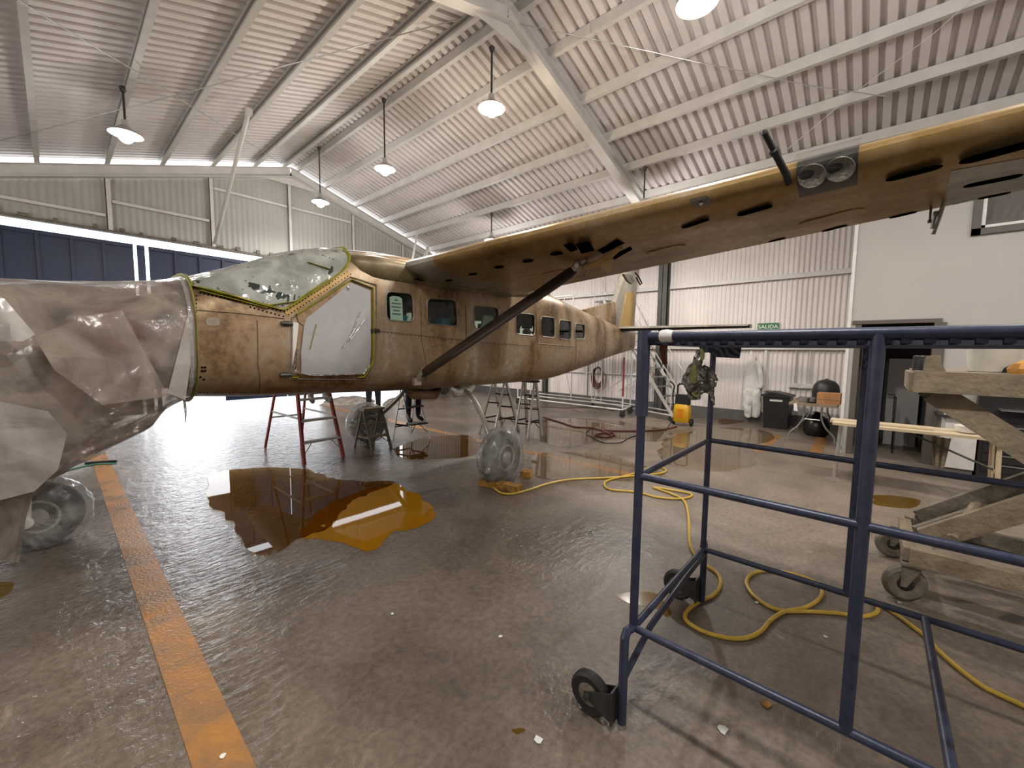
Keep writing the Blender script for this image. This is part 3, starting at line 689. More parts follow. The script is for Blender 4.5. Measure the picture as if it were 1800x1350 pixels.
# ---- panel seams, door frame strips, rivets, hinges
mat('seam_brown', (.10, .065, .035), .6)
def seam(pxs, r=.0032, name='seam', m_='seam_brown', **k):
    part(name, skin_line(FXZ(pxs), r=r, **k), m_, plane)
seam([(345, 545), (420, 551), (500, 560)]); seam([(452, 563), (453, 640), (452, 692)]); seam([(664, 582), (760, 592), (860, 602), (938, 608)]); seam([(739, 520), (741, 600), (742, 680)])
seam([(942, 545), (943, 600), (945, 672)]); seam([(1012, 600), (1010, 640), (1008, 664)]); seam([(818, 536), (820, 610), (822, 684)])
DOOR = FXZ([(513, 559), (615.5, 487), (661, 501), (660, 640), (642, 667), (508, 666)])
part('door_frame', skin_line(DOOR, r=.014, closed=True, ell=(1, .5), off=.004, sub=8), 'skin_grey', plane)
DOORI = FXZ([(516, 562), (615.5, 492), (656, 505), (655.5, 638), (640, 663), (512, 662)])
mb = MB(); skin_patch(mb, FXZ([(498, 546), (505, 556), (618, 482), (610, 475)]), .005, .1); part('windshield_post', mb, 'skin_ochre', plane, fix=False)
rv = MB()
def rivets(p0, p1, n, r=.008):
    for k in range(n):
        t = k/(n-1); h = FH(p0[0]+(p1[0]-p0[0])*t, p0[1]+(p1[1]-p0[1])*t)
        if h: rv.lathe([(r, 0), (r*.6, .005)], V(h.x, h.y-.003, h.z), (0, -1, 0), 6)
rivets((500, 548), (610, 478), 22); rivets((507, 553), (616, 482), 22); rivets((345, 520), (345, 695), 26, .006); rivets((352, 515), (500, 548), 22); rivets((440, 540), (498, 556), 9)
rivets((668, 585), (930, 610), 40, .005); rivets((520, 674), (660, 676), 24, .005); rivets((352, 690), (500, 690), 24, .005)
for X_, Y_ in ((355, 646), (360, 646), (355, 652), (360, 652), (346, 668), (352, 663), (358, 667)): rivets((X_, Y_), (X_+.5, Y_), 2, .009)
part('rivets', rv, 'hole_black', plane)['kind'] = 'stuff'
for x, y in ((503, 569), (501, 659), (658, 581)):
    h = FH(x, y); mb = MB(); mb.tube([h+V(-.05, -.02, 0), h+V(.05, -.02, 0)], .018, 8); mb.box(h+V(0, -.005, 0), (.05, .02, .05)); part('door_hinge', mb, 'dark_steel', plane)
mb = MB(); skin_patch(mb, round_poly(FXZ([(944, 606), (1010, 611), (1009, 665), (945, 674)]), .03), .004, .12); part('cargo_door', mb, 'skin_ochre', plane, 'ochre cargo door panel', fix=False)
seam([(946, 604), (1010, 609)], r=.007, m_='skin_grey')
h = FH(379, 565); mb = MB(); skin_patch(mb, round_poly(FXZ([(362, 558), (386, 559), (387, 573), (362, 572)]), .03), .003, .1); part('access_panel', mb, 'skin_grey', plane, fix=False)
# blue primer patch left on the roof behind the windshield
mb = MB(); R = []
for X in [2.17+i*.09 for i in range(6)]: R.append([sec(X, .55*pi*(.62+.55*k/10), .003) for k in range(11)])
mb.rings(R, closed=False, caps=False); mat('primer_blue', (.10, .20, .26), .5, c2=(.33, .30, .22), scale=7, metal=.2); part('roof_panel', mb, 'primer_blue', plane, fix=False)

# ---- wing root fairing on the roof
mb = MB(); R = []
for i in range(25):
    t = i/24; X = 1.99+t*3.2; k = min(1, t/.17); e = sqrt(max(0, 1-(1-k)**2)); e2 = 1 if t < .6 else 1-((t-.6)/.4)**2*.75
    hw_, up_, dn = .45+.42*e, .02+.13*e*e2, .22*e*e2+.02; zc = 2.62; ring = []
    for q in range(28):
        a_ = 2*pi*q/28; c, s_ = cos(a_), sin(a_); ring.append(V(X, CY-hw_*math.copysign(abs(c)**.45, c), zc+(up_ if s_ > 0 else dn)*math.copysign(abs(s_)**.7, s_)))
    R.append(ring)
mb.rings(R); part('wing_fairing', mb, 'skin_olive', plane)

# ---- wings
def wing_sec(s_):
    """s_ = distance out from the fuselage side; returns LE X, TE X, LE height, lower surface height"""
    return 2.76+.075*s_, 4.66-.115*s_, 2.645+.045*s_, 2.52+.045*s_
def wing_ring(s_, far, sc_=1.):
    xl, xt, zl, zb = wing_sec(s_); c = xt-xl; th = c/1.9; up = []; lo = []
    for k in range(15):
        u = (k/14)**1.7; e = sqrt(max(0, 1-(1-min(u/.28, 1))**2))
        lo.append((xl+c*u, zl-(zl-zb)*e)); uu = min(u/.36, 1); z = zl+.19*th*sqrt(max(0, 1-(1-uu)**2))
        if u > .36: z -= (.15*th)*((u-.36)/.64)**1.6
        up.append((xl+c*u, z))
    zm = (zl+zb)/2; y = CY+(.83+s_)*(1 if far else -1)
    return [V(x, y, zm+(z-zm)*sc_) for x, z in lo+up[::-1][:-1]]
HS = 7.1
for far in (False, True):
    mb = MB(); ss = [-.05, .2, .5]; mb.rings([wing_ring(s_, far) for s_ in ss], caps=True); root_o = part('wing_root', mb, 'skin_grey', plane)
    mb = MB(); ss = [.5+i*(HS-.5)/14 for i in range(15)]; R = [wing_ring(s_, far) for s_ in ss]; R.append([p.lerp(sum((q for q in R[-1]), V(0, 0, 0))/len(R[-1]), .3)+V(0, .1 if far else -.1, 0) for p in R[-1]])
    mb.rings(R); wing_o = part('wing', mb, 'wing_cream' if far else 'skin_wing', plane, 'pale cream wing on the far side' if far else 'bare golden brown wing')
    if not far: wing_near = wing_o
    # strut
    a_ = V(2.97, CY-.80, 1.36); b_ = V(3.62, 2.3, 2.57)
    if far: a_.y, b_.y = 2*CY-a_.y, 2*CY-b_.y
    so_ = MB(); so_.tube([a_.lerp(b_, t) for t in (.03, .06, .94, .97)], [.06, .085, .085, .06], 16, ell=(1, .33), upv=(0, .75, -.65)); st_o = part('wing_strut', so_, 'strut_dark', plane, 'dark slanting wing strut')
    mb = MB(); mb.tube([a_.lerp(b_, .05)+V(.075, 0, -.02), a_.lerp(b_, .93)+V(.075, 0, -.02)], .012, 6); part('strut_edge', mb, 'skin_grey', st_o)
    mb = MB(); mb.tube([a_+V(-.02, .03, -.07), a_.lerp(b_, .04)], [.03, .05], 8); mb.box(a_+V(-.02, .0, -.06), (.1, .05, .09)); part('strut_fitting', mb, 'skin_grey', plane)
    mb = MB(); mb.tube([a_.lerp(b_, .96), a_.lerp(b_, 1.02)+V(0, 0, .03)], .05, 10); mb.tube([b_+V(-.09, 0, -.01), b_+V(.09, 0, -.01)], .028, 10); mb.tube([b_+V(.1, .0, -.04), b_+V(.13, .03, -.1), b_+V(.1, .06, -.04)], .008, 6); part('strut_fitting', mb, 'skin_grey', plane)

def WH(x, y, drop=.0):
    """pixel -> lower wing surface"""
    d = ray(x, y); k = .045; s0 = 2.52+k*(CY-.83)-drop
    t = (s0-CH)/(d.z+k*d.y); return CAM+d*t
def stadium(mb, a_, b_, r, drop=.0015, th=.001, squash=1.):
    """flat slot on the lower surface between two points, half width r (measured along X)"""
    pts = []; a_, b_ = Vector(a_), Vector(b_); ax = (b_-a_); ax.z = 0; L_ = ax.length; ax.normalize(); pr = V(-ax.y, ax.x, 0)
    for k in range(9):
        t = -pi/2+pi*k/8; pts.append(b_+ax*(cos(t)*r*squash)+pr*(sin(t)*r))
    for k in range(9):
        t = pi/2+pi*k/8; pts.append(a_+ax*(cos(t)*r*squash)+pr*(sin(t)*r))
    pts = [V(p.x, p.y, 2.52+.045*(CY-.83-p.y)-drop) for p in pts]
    mb.prism(pts, (0, 0, -th)); return mb
for x, y, r in ((789, 493, .035), (831, 482, .036), (877, 470, .04), (928, 459, .042), (978, 446, .045)):
    p = WH(x, y); mb = MB(); stadium(mb, p+V(0, .02, 0), p-V(0, .02, 0), r); part('access_hole', mb, 'hole_black', plane)
for x0, y0, x1, y1, r in ((1206, 398, 1238, 387, .035), (1306, 376, 1347, 364, .038), (1575, 312, 1637, 296, .045), (1715, 278, 1800, 255, .06), (1712, 324, 1778, 311, .045), (1356, 424, 1375, 419, .025), (1452, 405, 1482, 397, .028), (1572, 381, 1602, 374, .03), (1730, 347, 1765, 340, .03), (752, 508, 770, 503, .06)):
    mb = MB(); stadium(mb, WH(x0, y0), WH(x1, y1), r); part('access_hole', mb, 'hole_black', plane)
for x0, y0, x1, y1, r in ((1150, 444, 1190, 434, .075), (1428, 391, 1494, 374, .085), (960, 482, 985, 476, .06), (845, 510, 875, 506, .05)):
    a_, b_ = WH(x0, y0), WH(x1, y1); mb = MB(); stadium(mb, a_, b_, r, .002, .003); o = part('fuel_cover', mb, 'skin_ochre', plane); mb = MB(); stadium(mb, a_, b_, r-.008, .003, .004); part('cover_plate', mb, 'skin_wing', o)
mb = MB(); q = [WH(*p) for p in ((1012, 428), (1036, 424), (1045, 440), (1022, 446))]; mb.prism([p-V(0, 0, .0015) for p in q], (0, 0, -.001)); part('access_hole', mb, 'hole_black', plane)
for quad in (((990, 430), (1003, 426), (1016, 438), (1003, 443)), ((1050, 440), (1085, 421), (1098, 427), (1060, 446)), ((1068, 452), (1108, 433), (1112, 438), (1080, 456)), ((700, 500), (735, 488), (760, 500), (745, 512))):
    mb = MB(); q = [WH(*p) for p in quad]; mb.prism([p-V(0, 0, .0015) for p in q], (0, 0, -.001)); part('access_hole', mb, 'hole_black', plane)
a_ = WH(1090, 432); b_ = V(3.66, 2.3, 2.55); mb = MB(); mb.tube([b_, b_.lerp(a_, .5)-V(0, 0, .05), a_-V(0, 0, .015)], [.045, .06, .03], 8, ell=(1, .5)); part('strut_spar_fitting', mb, 'skin_ochre', plane)
mb = MB(); q = [WH(*p) for p in ((1052, 462), (1078, 449), (1078, 468), (1068, 474))]; mb.prism([p-V(0, 0, .01) for p in q], (0, 0, -.02)); part('cover_plate', mb, 'skin_ochre', plane)
p = WH(1232, 357); mb = MB(); mb.box(p+V(0, 0, .01), (.12, .1, .02)); o = part('bracket_plate', mb, 'strut_dark', plane); mb = MB(); mb.lathe([(.012, 0), (.008, .012)], p-V(0, 0, .002), (0, 0, -1), 8); part('rivet_head', mb, 'steel', o)
# flap track bracket and aileron hinge arms at the trailing edge
for x, y, dx in ((1105, 484, .34), (1160, 466, .0)):
    p = WH(x, y)
    if dx:
        mb = MB(); mb.prism([p+V(-.12, .03, .0), p+V(.06, .03, .02), p+V(.16, .03, -.04), p+V(.10, .03, -.09), p+V(.0, .03, -.07)], (0, -.03, 0)); part('flap_track', mb, 'skin_grey', plane)
        mb = MB(); mb.tube([p+V(.05, -.06, .03), p+V(.14, -.06, .0), p+V(.24, -.06, -.07), p+V(.19, -.06, -.09), p+V(.08, -.06, -.02)], .010, 6); part('flap_arm', mb, 'strut_dark', plane)
p = WH(1662, 352); mb = MB(); mb.tube([p+V(0, 0, .02), p+V(.03, .02, -.1), p+V(.06, .04, -.2)], .012, 6); mb.tube([p+V(.06, .03, -.05), p+V(.06, .04, -.16)], .018, 6); part('aileron_arm', mb, 'skin_grey', plane)
p = WH(1637, 362); mb = MB(); mb.tube([p+V(0, 0, .02), p+V(.01, 0, -.1)], .007, 6); mb.lathe([(.012, 0), (.012, .02)], p+V(.01, 0, -.11), n=6); part('aileron_arm', mb, 'dark_steel', plane)
mb = MB(); q = [WH(*p_) for p_ in ((1660, 350), (1672, 300))]; q += [V(3.92, -2.6, 2.52+.045*(CY-.83+2.6)), V(3.97-.04, -2.8, 2.52+.045*(CY-.83+2.8)), WH(1800, 333), WH(1674, 360)]; q[4].x -= .01; mb.prism([p_-V(0, 0, .0012) for p_ in q], (0, 0, -.001)); part('aileron_skin', mb, 'skin_grey', plane)
# probe mast on the leading edge
p = wing_ring(0, False)[0]; pa = PX(1384, 310, 3.02); pb = PX(1342, 229, 2.72)
mb = MB(); mb.tube([pa+V(.05, 0, -.03), pa.lerp(pb, .05), pa.lerp(pb, .5), pa.lerp(pb, .52), pa.lerp(pb, .6), pa.lerp(pb, .62), pa.lerp(pb, .96), pb], [.018, .02, .02, .026, .026, .017, .017, .005], 10); part('probe_mast', mb, 'black', plane)
# landing light bay in the leading edge
s0, s1 = CY-.83-.52, CY-.83-.14
def yl(x, y): return PX(x, y, 3.05).y
y_a, y_b = yl(1400, 300), yl(1508, 275)
def le_patch(ya, yb, off, k0=-5, k1=7, n=8):
    R = []
    for i in range(n+1):
        y = ya+(yb-ya)*i/n; s_ = CY-.83-y; r_ = wing_ring(s_, False); N_ = len(r_); xl, xt, zl, zb = wing_sec(s_); c0 = V(xl+.3, y, zl)
        row = [r_[k % N_] for k in range(k0, k1)]; R.append([p_+(p_-c0).normalized()*off for p_ in row])
    return R
mb = MB(); mb.rings(le_patch(y_a, y_b, .003, -4, 6), closed=False, caps=False); bay = part('landing_light_bay', mb, 'dark_steel', plane, fix=False)
for f_ in (.27, .73):
    y = y_a+(y_b-y_a)*f_; s_ = CY-.83-y; xl, xt, zl, zb = wing_sec(s_); c = V(xl+.03, y, zl-.055); ax = V(-.72, .12, -.62)
    mb = MB(); mb.lathe([(.03, -.05), (.06, -.02), (.072, .012), (.07, .016), (.045, .004), (.02, -.002)], c, ax, 20); mat('reflector', (.34, .32, .28), .3, metal=.6, noise=.4, scale=30, bump=.5, bscale=40); o = part('landing_light', mb, 'reflector', plane)
mb = MB(); mb.rings(le_patch(y_a+.01, y_b-.01, .055, -4, 6), closed=False, caps=False); part('light_lens', mb, 'lens_glass', plane, fix=False)

# ---- tail
z0 = 2.30
mb = MB()
def fin_sec(z):
    t = (z-2.30)/2.2; le = 8.75+1.15*min(1, t/.28)**.8+.62*t if False else None
    return None
prof = [(7.75, 2.46), (9.35, 2.86), (9.55, 3.05), (10.18, 4.50), (10.62, 4.55), (10.28, 3.2), (10.1, 2.34), (9.0, 2.34)]
def fin(mb, poly, th, mi=0):
    n = len(poly); vs = []
    for sgn in (-1, 1): vs += [V(x, CY+sgn*th, z) for x, z in poly]
    cx = sum(p[0] for p in poly)/n; cz = sum(p[1] for p in poly)/n
    mb.add(vs, [tuple(range(n)), tuple(range(n, 2*n))[::-1]]+[(i, (i+1) % n, (i+1) % n+n, i+n) for i in range(n)], mi)
FA = [(p.x, p.z) for p in (PY(x, y, CY-.05) for x, y in ((1012, 549), (1080, 530), (1088, 576)))]
mb = MB(); fin(mb, [FA[0], FA[1], FA[2], (FA[2][0]-.1, FA[2][1]-.12), (8.2, 2.42)], .045); part('dorsal_fin', mb, 'skin_body', plane)
fp = [(p.x, p.z) for p in (PY(x, y, CY-.05) for x, y in ((1083, 577), (1081, 532), (1098, 484)))]
top = (fp[2][0]+(fp[2][0]-fp[1][0])*.9, fp[2][1]+(fp[2][1]-fp[1][1])*.9)
bp = [(p.x, p.z) for p in (PY(x, y, CY-.05) for x, y in ((1114, 575), (1116, 505)))]
mb = MB(); fin(mb, [fp[0], fp[1], fp[2], top, (top[0]+.5, top[1]), (bp[1][0]+.1, bp[1][1]), (bp[0][0], bp[0][1])], .06); part('tail_fin', mb, 'skin_grey', plane, 'pale silver tail fin')
rp_ = [(p.x, p.z) for p in (PY(x, y, CY-.065) for x, y in ((1090, 575), (1101, 514), (1114, 513), (1112, 575)))]
mb = MB(); n = len(rp_); mb.prism([V(x, CY-.07, z) for x, z in rp_], (0, .14, 0)); part('rudder_post', mb, 'skin_ochre', plane)
for sg in (-1, 1):
    mb = MB(); R = []
    for i in range(7):
        t = i/6; y = CY+sg*(.12+t*2.86); xl, xt = 9.30+.25*t, 10.05-.12*t; th = .055-.02*t; R.append([V(xl, y, 2.255), V(xl+.06, y, 2.255+th), V(xl+.3, y, 2.255+th*1.3), V(xt, y, 2.255+.015), V(xt, y, 2.255-.015), V(xl+.3, y, 2.255-th), V(xl+.06, y, 2.255-th)])
    mb.rings(R); o = part('horizontal_stabilizer', mb, 'skin_grey', plane)
    mb = MB(); R = [[r_q[0]+V(-.004, 0, -.002), r_q[1]+V(-.004, 0, -.012), r_q[1].lerp(r_q[2], .2)+V(0, 0, -.01), r_q[6].lerp(r_q[5], .5)+V(0, 0, -.004), r_q[6]+V(-.004, 0, -.004)] for r_q in R]; mb.rings(R); part('deicing_boot', mb, 'black', o)
mb = MB(); q = [sec(X, 1.38, .012) for X in (5.3, 5.8, 6.3, 6.8, 7.3)]; mb.tube(q, .014, 6); part('roof_antenna', mb, 'black', plane)

# ---- landing gear
def wheel(c, r, wd, nm='wheel', axis=V(0, 1, 0), hubc='alu'):
    mb = MB(); h = wd/2; mb.lathe([(r*.52, -h*.75), (r*.8, -h), (r*.95, -h*.72), (r, -h*.3), (r, h*.3), (r*.95, h*.72), (r*.8, h), (r*.52, h*.75)], c, axis, 28); o = part(nm, mb, 'black_rubber', plane)
    mb = MB(); mb.lathe([(r*.54, -h*.7), (r*.5, -h*.8), (r*.3, -h*.62), (r*.2, -h*.9), (r*.12, -h*1.0), (.01, -h*1.0)], c, axis, 20); mb.lathe([(r*.54, h*.7), (r*.5, h*.8), (r*.2, h*.6), (.01, h*.6)], c, axis, 20); part('hub', mb, hubc, o)
WL = V(3.76, 3.52, .33); WRt = V(3.74, 6.85, .33); AXL = V(-.12, 1, 0).normalized()
wheel(WL, .33, .22, axis=AXL); wheel(WRt, .33, .22)
for c, sg in ((WL, -1), (WRt, 1)):
    mb = MB(); mb.tube(catmull([V(3.86, CY+sg*.35, 1.16), V(3.86, CY+sg*.72, 1.10), V(3.84, CY+sg*1.0, .86), V(3.80, c.y-sg*.22, .44), V(c.x, c.y-sg*.14, .34), V(c.x, c.y, .33)], 5), .032, 10, ell=(1.2, .8)); part('gear_leg', mb, 'skin_grey', plane)
    mb = MB(); mb.tube([V(3.83, CY+sg*.8, 1.02), V(3.78, c.y-sg*.2, .5)], .01, 6); part('brake_line', mb, 'foil', plane)
    y0_ = CY+sg*.62
    mb = MB(); mb.tube([V(3.62, y0_, 1.17), V(3.72, y0_, 1.09), V(3.95, y0_, 1.10), V(4.08, y0_, 1.17)], [.03, .075, .075, .03], 12); crinkle(mb, .012, 12, 2.); part('gear_fairing', mb, 'foil', plane)
mb = MB(); mb.tube([V(3.1, CY-.30, 1.16), V(3.25, CY-.32, 1.08), V(3.55, CY-.32, 1.06), V(3.68, CY-.3, 1.12)], [.04, .12, .12, .06], 12, ell=(1, .6)); part('belly_fairing', mb, 'skin_body', plane)
NW = G(76, 958); NW.z = .27
wheel(NW, .27, .19, axis=V(.25, 1, 0).normalized(), hubc='white_metal')
mb = MB(); yy = NW.y-.16; mb.tube([V(NW.x-.02, NW.y+.0, 1.3), V(NW.x-.02, NW.y, .62)], .055, 12); mb.tube([V(NW.x-.02, NW.y, .66), V(NW.x-.06, yy, .56), V(NW.x-.08, yy, .27)], .035, 8); mb.lathe([(.045, 0), (.05, .03), (.03, .04), (.02, .04)], V(NW.x-.08, yy, .27), (0, -1, 0), 14); part('nose_gear_leg', mb, 'white_metal', plane)

# ================================================================== COVERS TAPED OVER THE AEROPLANE
# windshield: grey film and green masking tape round its edge
def ws_edge(X):
    """near-side lower limit (z) of the windshield at station X"""
    pts = [(.80, 2.20), (1.0, 2.155), (1.25, 2.085), (1.45, 2.045), (1.62, 2.17), (1.85, 2.335), (2.05, 2.50), (2.14, 2.62), (2.19, 2.80)]
    for a_, b_ in zip(pts[:-1], pts[1:]):
        if a_[0] <= X <= b_[0]: return a_[1]+(b_[1]-a_[1])*(X-a_[0])/(b_[0]-a_[0])
    return pts[-1][1]
def ang_of(X, z):
    lo, hi = 0., pi/2
    for _ in range(26):
        mdl = (lo+hi)/2
        if sec(X, mdl).z < z: lo = mdl
        else: hi = mdl
    return lo
def ws_rows(x0, x1, n, na, off, shrink=0.):
    R = []
    for i in range(n+1):
        X = x0+(x1-x0)*i/n; a_ = ang_of(X, min(ws_edge(X)+shrink, lerp_st(X)[1]-.004)); R.append([sec(X, a_+(pi-2*a_)*k/na, off) for k in range(na+1)])
    return R
wc = thing('windshield_cover', 'grey plastic film taped over the windshield with green tape', 'plastic film', (1.5, CY, 2.3))
mb = MB(); mb.rings(ws_rows(.84, 2.165, 30, 40, .004, .03), closed=False, caps=False); mat('windshield_dark', (.03, .04, .035), .1); part('windshield', mb, 'windshield_dark', plane, fix=False)
mb = MB(); mb.rings(ws_rows(.82, 2.175, 46, 60, .014, .02), closed=False, caps=False); crinkle(mb, .016, 3.2, 4., keep=lambda p: .5); crinkle(mb, .008, 9, 2.); part('film', mb, 'film_glass', wc, fix=False)
ed = []
for i in range(47):
    X = .80+(2.185-.80)*i/46; a_ = ang_of(X, min(ws_edge(X), lerp_st(X)[1]-.002)); ed.append((X, a_))
mb = MB(); near = [sec(X, a_, .016) for X, a_ in ed]; far_ = [sec(X, pi-a_, .016) for X, a_ in ed]
aL = ed[-1][1]; top_ = [sec(2.187, aL+(pi-2*aL)*k/10, .016) for k in range(1, 10)]; aF = ed[0][1]; frt = [sec(.80, aF+(pi-2*aF)*k/14, .016) for k in range(15)]
mb.tube(near+top_+far_[::-1], .020, 6, ell=(1.25, .35)); part('masking_tape', mb, 'tape', wc); mb = MB(); mb.tube(frt, .020, 6, ell=(.4, 1.2)); part('masking_tape', mb, 'tape', wc)
for k, (pa, pb) in enumerate((((345, 506), (480, 540)), ((352, 512), (470, 543)), ((520, 530), (575, 492)), ((540, 462), (578, 474)), ((470, 538), (525, 530)))):
    A, B = FH(*pa), FH(*pb)
    pts = [FH(pa[0]+(pb[0]-pa[0])*t/6, pa[1]+(pb[1]-pa[1])*t/6)+V(0, -.016, .006) for t in range(7)]; mb = MB(); mb.tube(pts, .014, 6, ell=(1.3, .4)); part('masking_tape', mb, 'tape', wc)
# door opening: film, tape edge, crumpled foil strips
dc = thing('door_cover', 'clear grey film with green tape over the cockpit door', 'plastic film', (2.0, 4.2, 1.4))
DF = FXZ([(533, 560), (616, 496), (650, 511), (650, 636), (637, 658), (516, 660), (523, 615)])
mb = MB(); skin_patch(mb, FXZ([(535, 562), (616, 497), (650, 511), (650, 636), (637, 657), (528, 659), (528, 620)]), .010, .06, lift=lambda x, z: .006*mnoise.noise(V(x*4, z*3, 1))); part('film', mb, 'film_grey', dc, fix=False)
part('masking_tape', skin_line(FXZ([(520, 553), (616, 492), (654, 507), (653.5, 637), (638, 662), (626, 663)]), r=.026, ell=(1, .3), off=.014, sub=8), 'tape', dc)
part('masking_tape', skin_line(FXZ([(512, 664), (523, 663)]), r=.02, ell=(1, .35), off=.014, sub=3), 'tape', dc)
def foil(pxs, r, nm='foil_strip'):
    mb = skin_line(FXZ(pxs), r=r, ell=(1, .35), off=.022, sub=14, n=8); crinkle(mb, .016, 24, 3.); part(nm, mb, 'foil', dc)
foil([(520, 655), (545, 660), (580, 659), (634, 657)], .03); foil([(522, 612), (520, 635), (516, 655)], .03); foil([(516, 640), (512, 655)], .028); foil([(648, 630), (646, 645), (636, 657)], .022)
foil([(609, 503), (612, 510)], .02); foil([(632, 548), (618, 585), (600, 612)], .012); foil([(640, 560), (612, 600)], .010)
mb = MB(); skin_patch(mb, FXZ([(514, 566), (526, 568), (521, 600), (516, 640), (511, 648)]), .013, .08); mat('film_white', (.62, .60, .58), .3); part('paper_strip', mb, 'film_white', dc, fix=False)
mb = MB(); skin_patch(mb, FXZ([(514, 559), (528, 549), (541, 548), (536, 566), (528, 580), (524, 566)]), .012, .08); part('brown_strip', mb, 'skin_body', dc, fix=False)
part('masking_tape', skin_line(FXZ([(555, 570), (551, 585), (546, 605), (544, 614)]), r=.008, ell=(1, .4), off=.018, sub=3), 'tape', dc)

def tri(x): x = x % 1.; return 1-abs(2*x-1)*2 if False else abs(2*x-1)
def fold(mb, keep, k=1., seed=11, freqs=((.5, .20), (.8, .17), (1.3, .13), (1.9, .085), (2.9, .05), (4.6, .026))):
    """straight sharp folds: triangle waves across the sheet in several directions"""
    rr_ = random.Random(seed); D = []
    for f_, a_ in freqs:
        for _ in range(2): D.append((V(rr_.uniform(-1, 1), rr_.uniform(-1, 1), rr_.uniform(-1, 1)).normalized()*f_, rr_.random(), a_*.7))
    bm = bmesh.new(); vs = [bm.verts.new(p) for p in mb.v]
    for f in mb.f: bm.faces.new([vs[i] for i in f])
    bm.normal_update()
    for i, v_ in enumerate(vs):
        p = v_.co; wv = V(mnoise.noise(p*1.3), mnoise.noise(p*1.3+V(5, 1, 2)), mnoise.noise(p*1.3+V(1, 8, 3)))*.06
        h = sum(a_*(tri((p+wv).dot(d)+ph)-.5) for d, ph, a_ in D); h = max(h*k, -.03)+.03; nn = v_.normal if v_.normal.dot(V(0, p.y-CY, p.z-1.6)) > 0 else -v_.normal; mb.v[i] = Vector(p)+nn*(h*keep(p))
    bm.free()
# nose: big translucent plastic sheet, its skirt by the nose wheel
ps = thing('plastic_sheet', 'huge crumpled translucent plastic sheet wrapped round the engine and nose', 'plastic sheet', (-.5, CY, 0))
NS = [(-2.2, 1.25, 2.02, .45, 2.2), (-1.9, 1.0, 2.08, .60, 2.3), (-1.2, .66, 2.13, .72, 2.4), (-.6, .62, 2.15, .78, 2.6), (-.2, .70, 2.165, .80, 2.7), (.1, .82, 2.19, .81, 2.8), (.3, .94, 2.21, .81, 2.9), (.55, 1.09, 2.25, .80, 2.9), (.72, 1.20, 2.295, .79, 3.0), (.80, 1.225, 2.33, .785, 3.0)]
mb = MB(); mb.rings([loft_ring(-2.2+3.0*i/120, .01, NS, 190) for i in range(121)], caps=False)
def kp(p): return min(1, max(.12, (.82-p.x)/.35))*(1 if p.z < 1.75 else max(.12, 1-(p.z-1.75)/.42))
fold(mb, kp, .5)
part('wrap', mb, 'sheet_plastic', ps, fix=False, ang=14)
mb = MB(); mb.tube([sec(.79, t, .02, NS) for t in [pi*2*k/60-.0 for k in range(61)]], .012, 6, ell=(1.6, .5)); part('masking_tape', mb, 'tape', ps)
mb = MB(); pts = [sec(.75, t, .03, NS) for t in [-1.2+2.2*k/30 for k in range(31)]]; mb.tube(pts, .016, 7, ell=(1.2, .5)); crinkle(mb, .010, 24, 5.); part('loose_edge', mb, 'bag_plastic', ps)
mb = MB(); b_ = sec(.74, -1.1, .02, NS); mb.tube([b_, b_+V(0, -.02, -.12), b_+V(-.005, -.015, -.2)], [.012, .008, .003], 6); part('loose_end', mb, 'foil', ps)
film('sheet_white', (.52, .49, .46), trans=.18, rough=.2, transl=.3, bump=.3, bscale=4., facet=1.6, tvar=.6)
def flap(poly, Y, m_, seed, lean=0.):
    """loose overlapping layer of the sheet hanging against the wrap"""
    vm = {}; vs = []; fs = []; xs_ = [p[0] for p in poly]; ys_ = [p[1] for p in poly]; st_ = 9.
    for i in range(int(min(xs_)//st_), int(max(xs_)//st_)+1):
        for j in range(int(min(ys_)//st_), int(max(ys_)//st_)+1):
            f = []
            for q_ in clip_cell([(i*st_, j*st_), ((i+1)*st_, j*st_), ((i+1)*st_, (j+1)*st_), (i*st_, (j+1)*st_)], poly):
                k_ = (round(q_[0], 3), round(q_[1], 3))
                if k_ not in vm:
                    u_ = (k_[1]-min(ys_))/(max(ys_)-min(ys_)); nq = V(k_[0]*.011, k_[1]*.011, seed*9); Yl = Y+lean*u_+.06*abs(mnoise.noise(nq))+.02*abs(mnoise.noise(nq*2.7))
                    vm[k_] = len(vs); vs.append(PY(k_[0], k_[1], Yl))
                if vm[k_] not in f: f.append(vm[k_])
            if len(f) > 2: fs.append(tuple(f))
    mb = MB(); mb.add(vs, fs); part('loose_flap', mb, m_, ps, fix=False, ang=30)
flap([(332, 545), (318, 600), (293, 690), (326, 704), (335, 640)], 4.07, 'sheet_white', .2)
flap([(-330, 640), (-80, 690), (70, 706), (118, 762), (102, 826), (60, 864), (-80, 900), (-330, 880)], 3.98, 'sheet_white', .5, .22)
flap([(-260, 500), (-60, 505), (8, 525), (62, 588), (40, 600), (-60, 600), (-260, 590)], 3.97, 'sheet_white', .9)
flap([(60, 592), (150, 556), (214, 545), (266, 640), (296, 696), (180, 712), (95, 650)], 4.01, 'sheet_plastic', .3, -.03)
edge = [(150, 780), (118, 828), (88, 852), (58, 874), (48, 915), (34, 988)]; R = []
for i in range(27):
    v_ = i/26; f_ = v_*(len(edge)-1); k = min(int(f_), len(edge)-2); ex = edge[k][0]+(edge[k+1][0]-edge[k][0])*(f_-k); ey = edge[k][1]+(edge[k+1][1]-edge[k][1])*(f_-k); row = []
    yd = 4.32+.42*v_
    for j in range(40):
        u = j/39; x = ex-u*420; y = ey-u*(20 if v_ > .5 else 60*(1-v_)); p = PY(x, y, yd+.06*sin(u*19+v_*2)*(.3+v_)+.03*sin(u*41)); p.z = max(p.z, .012); row.append(p)
    R.append(row)
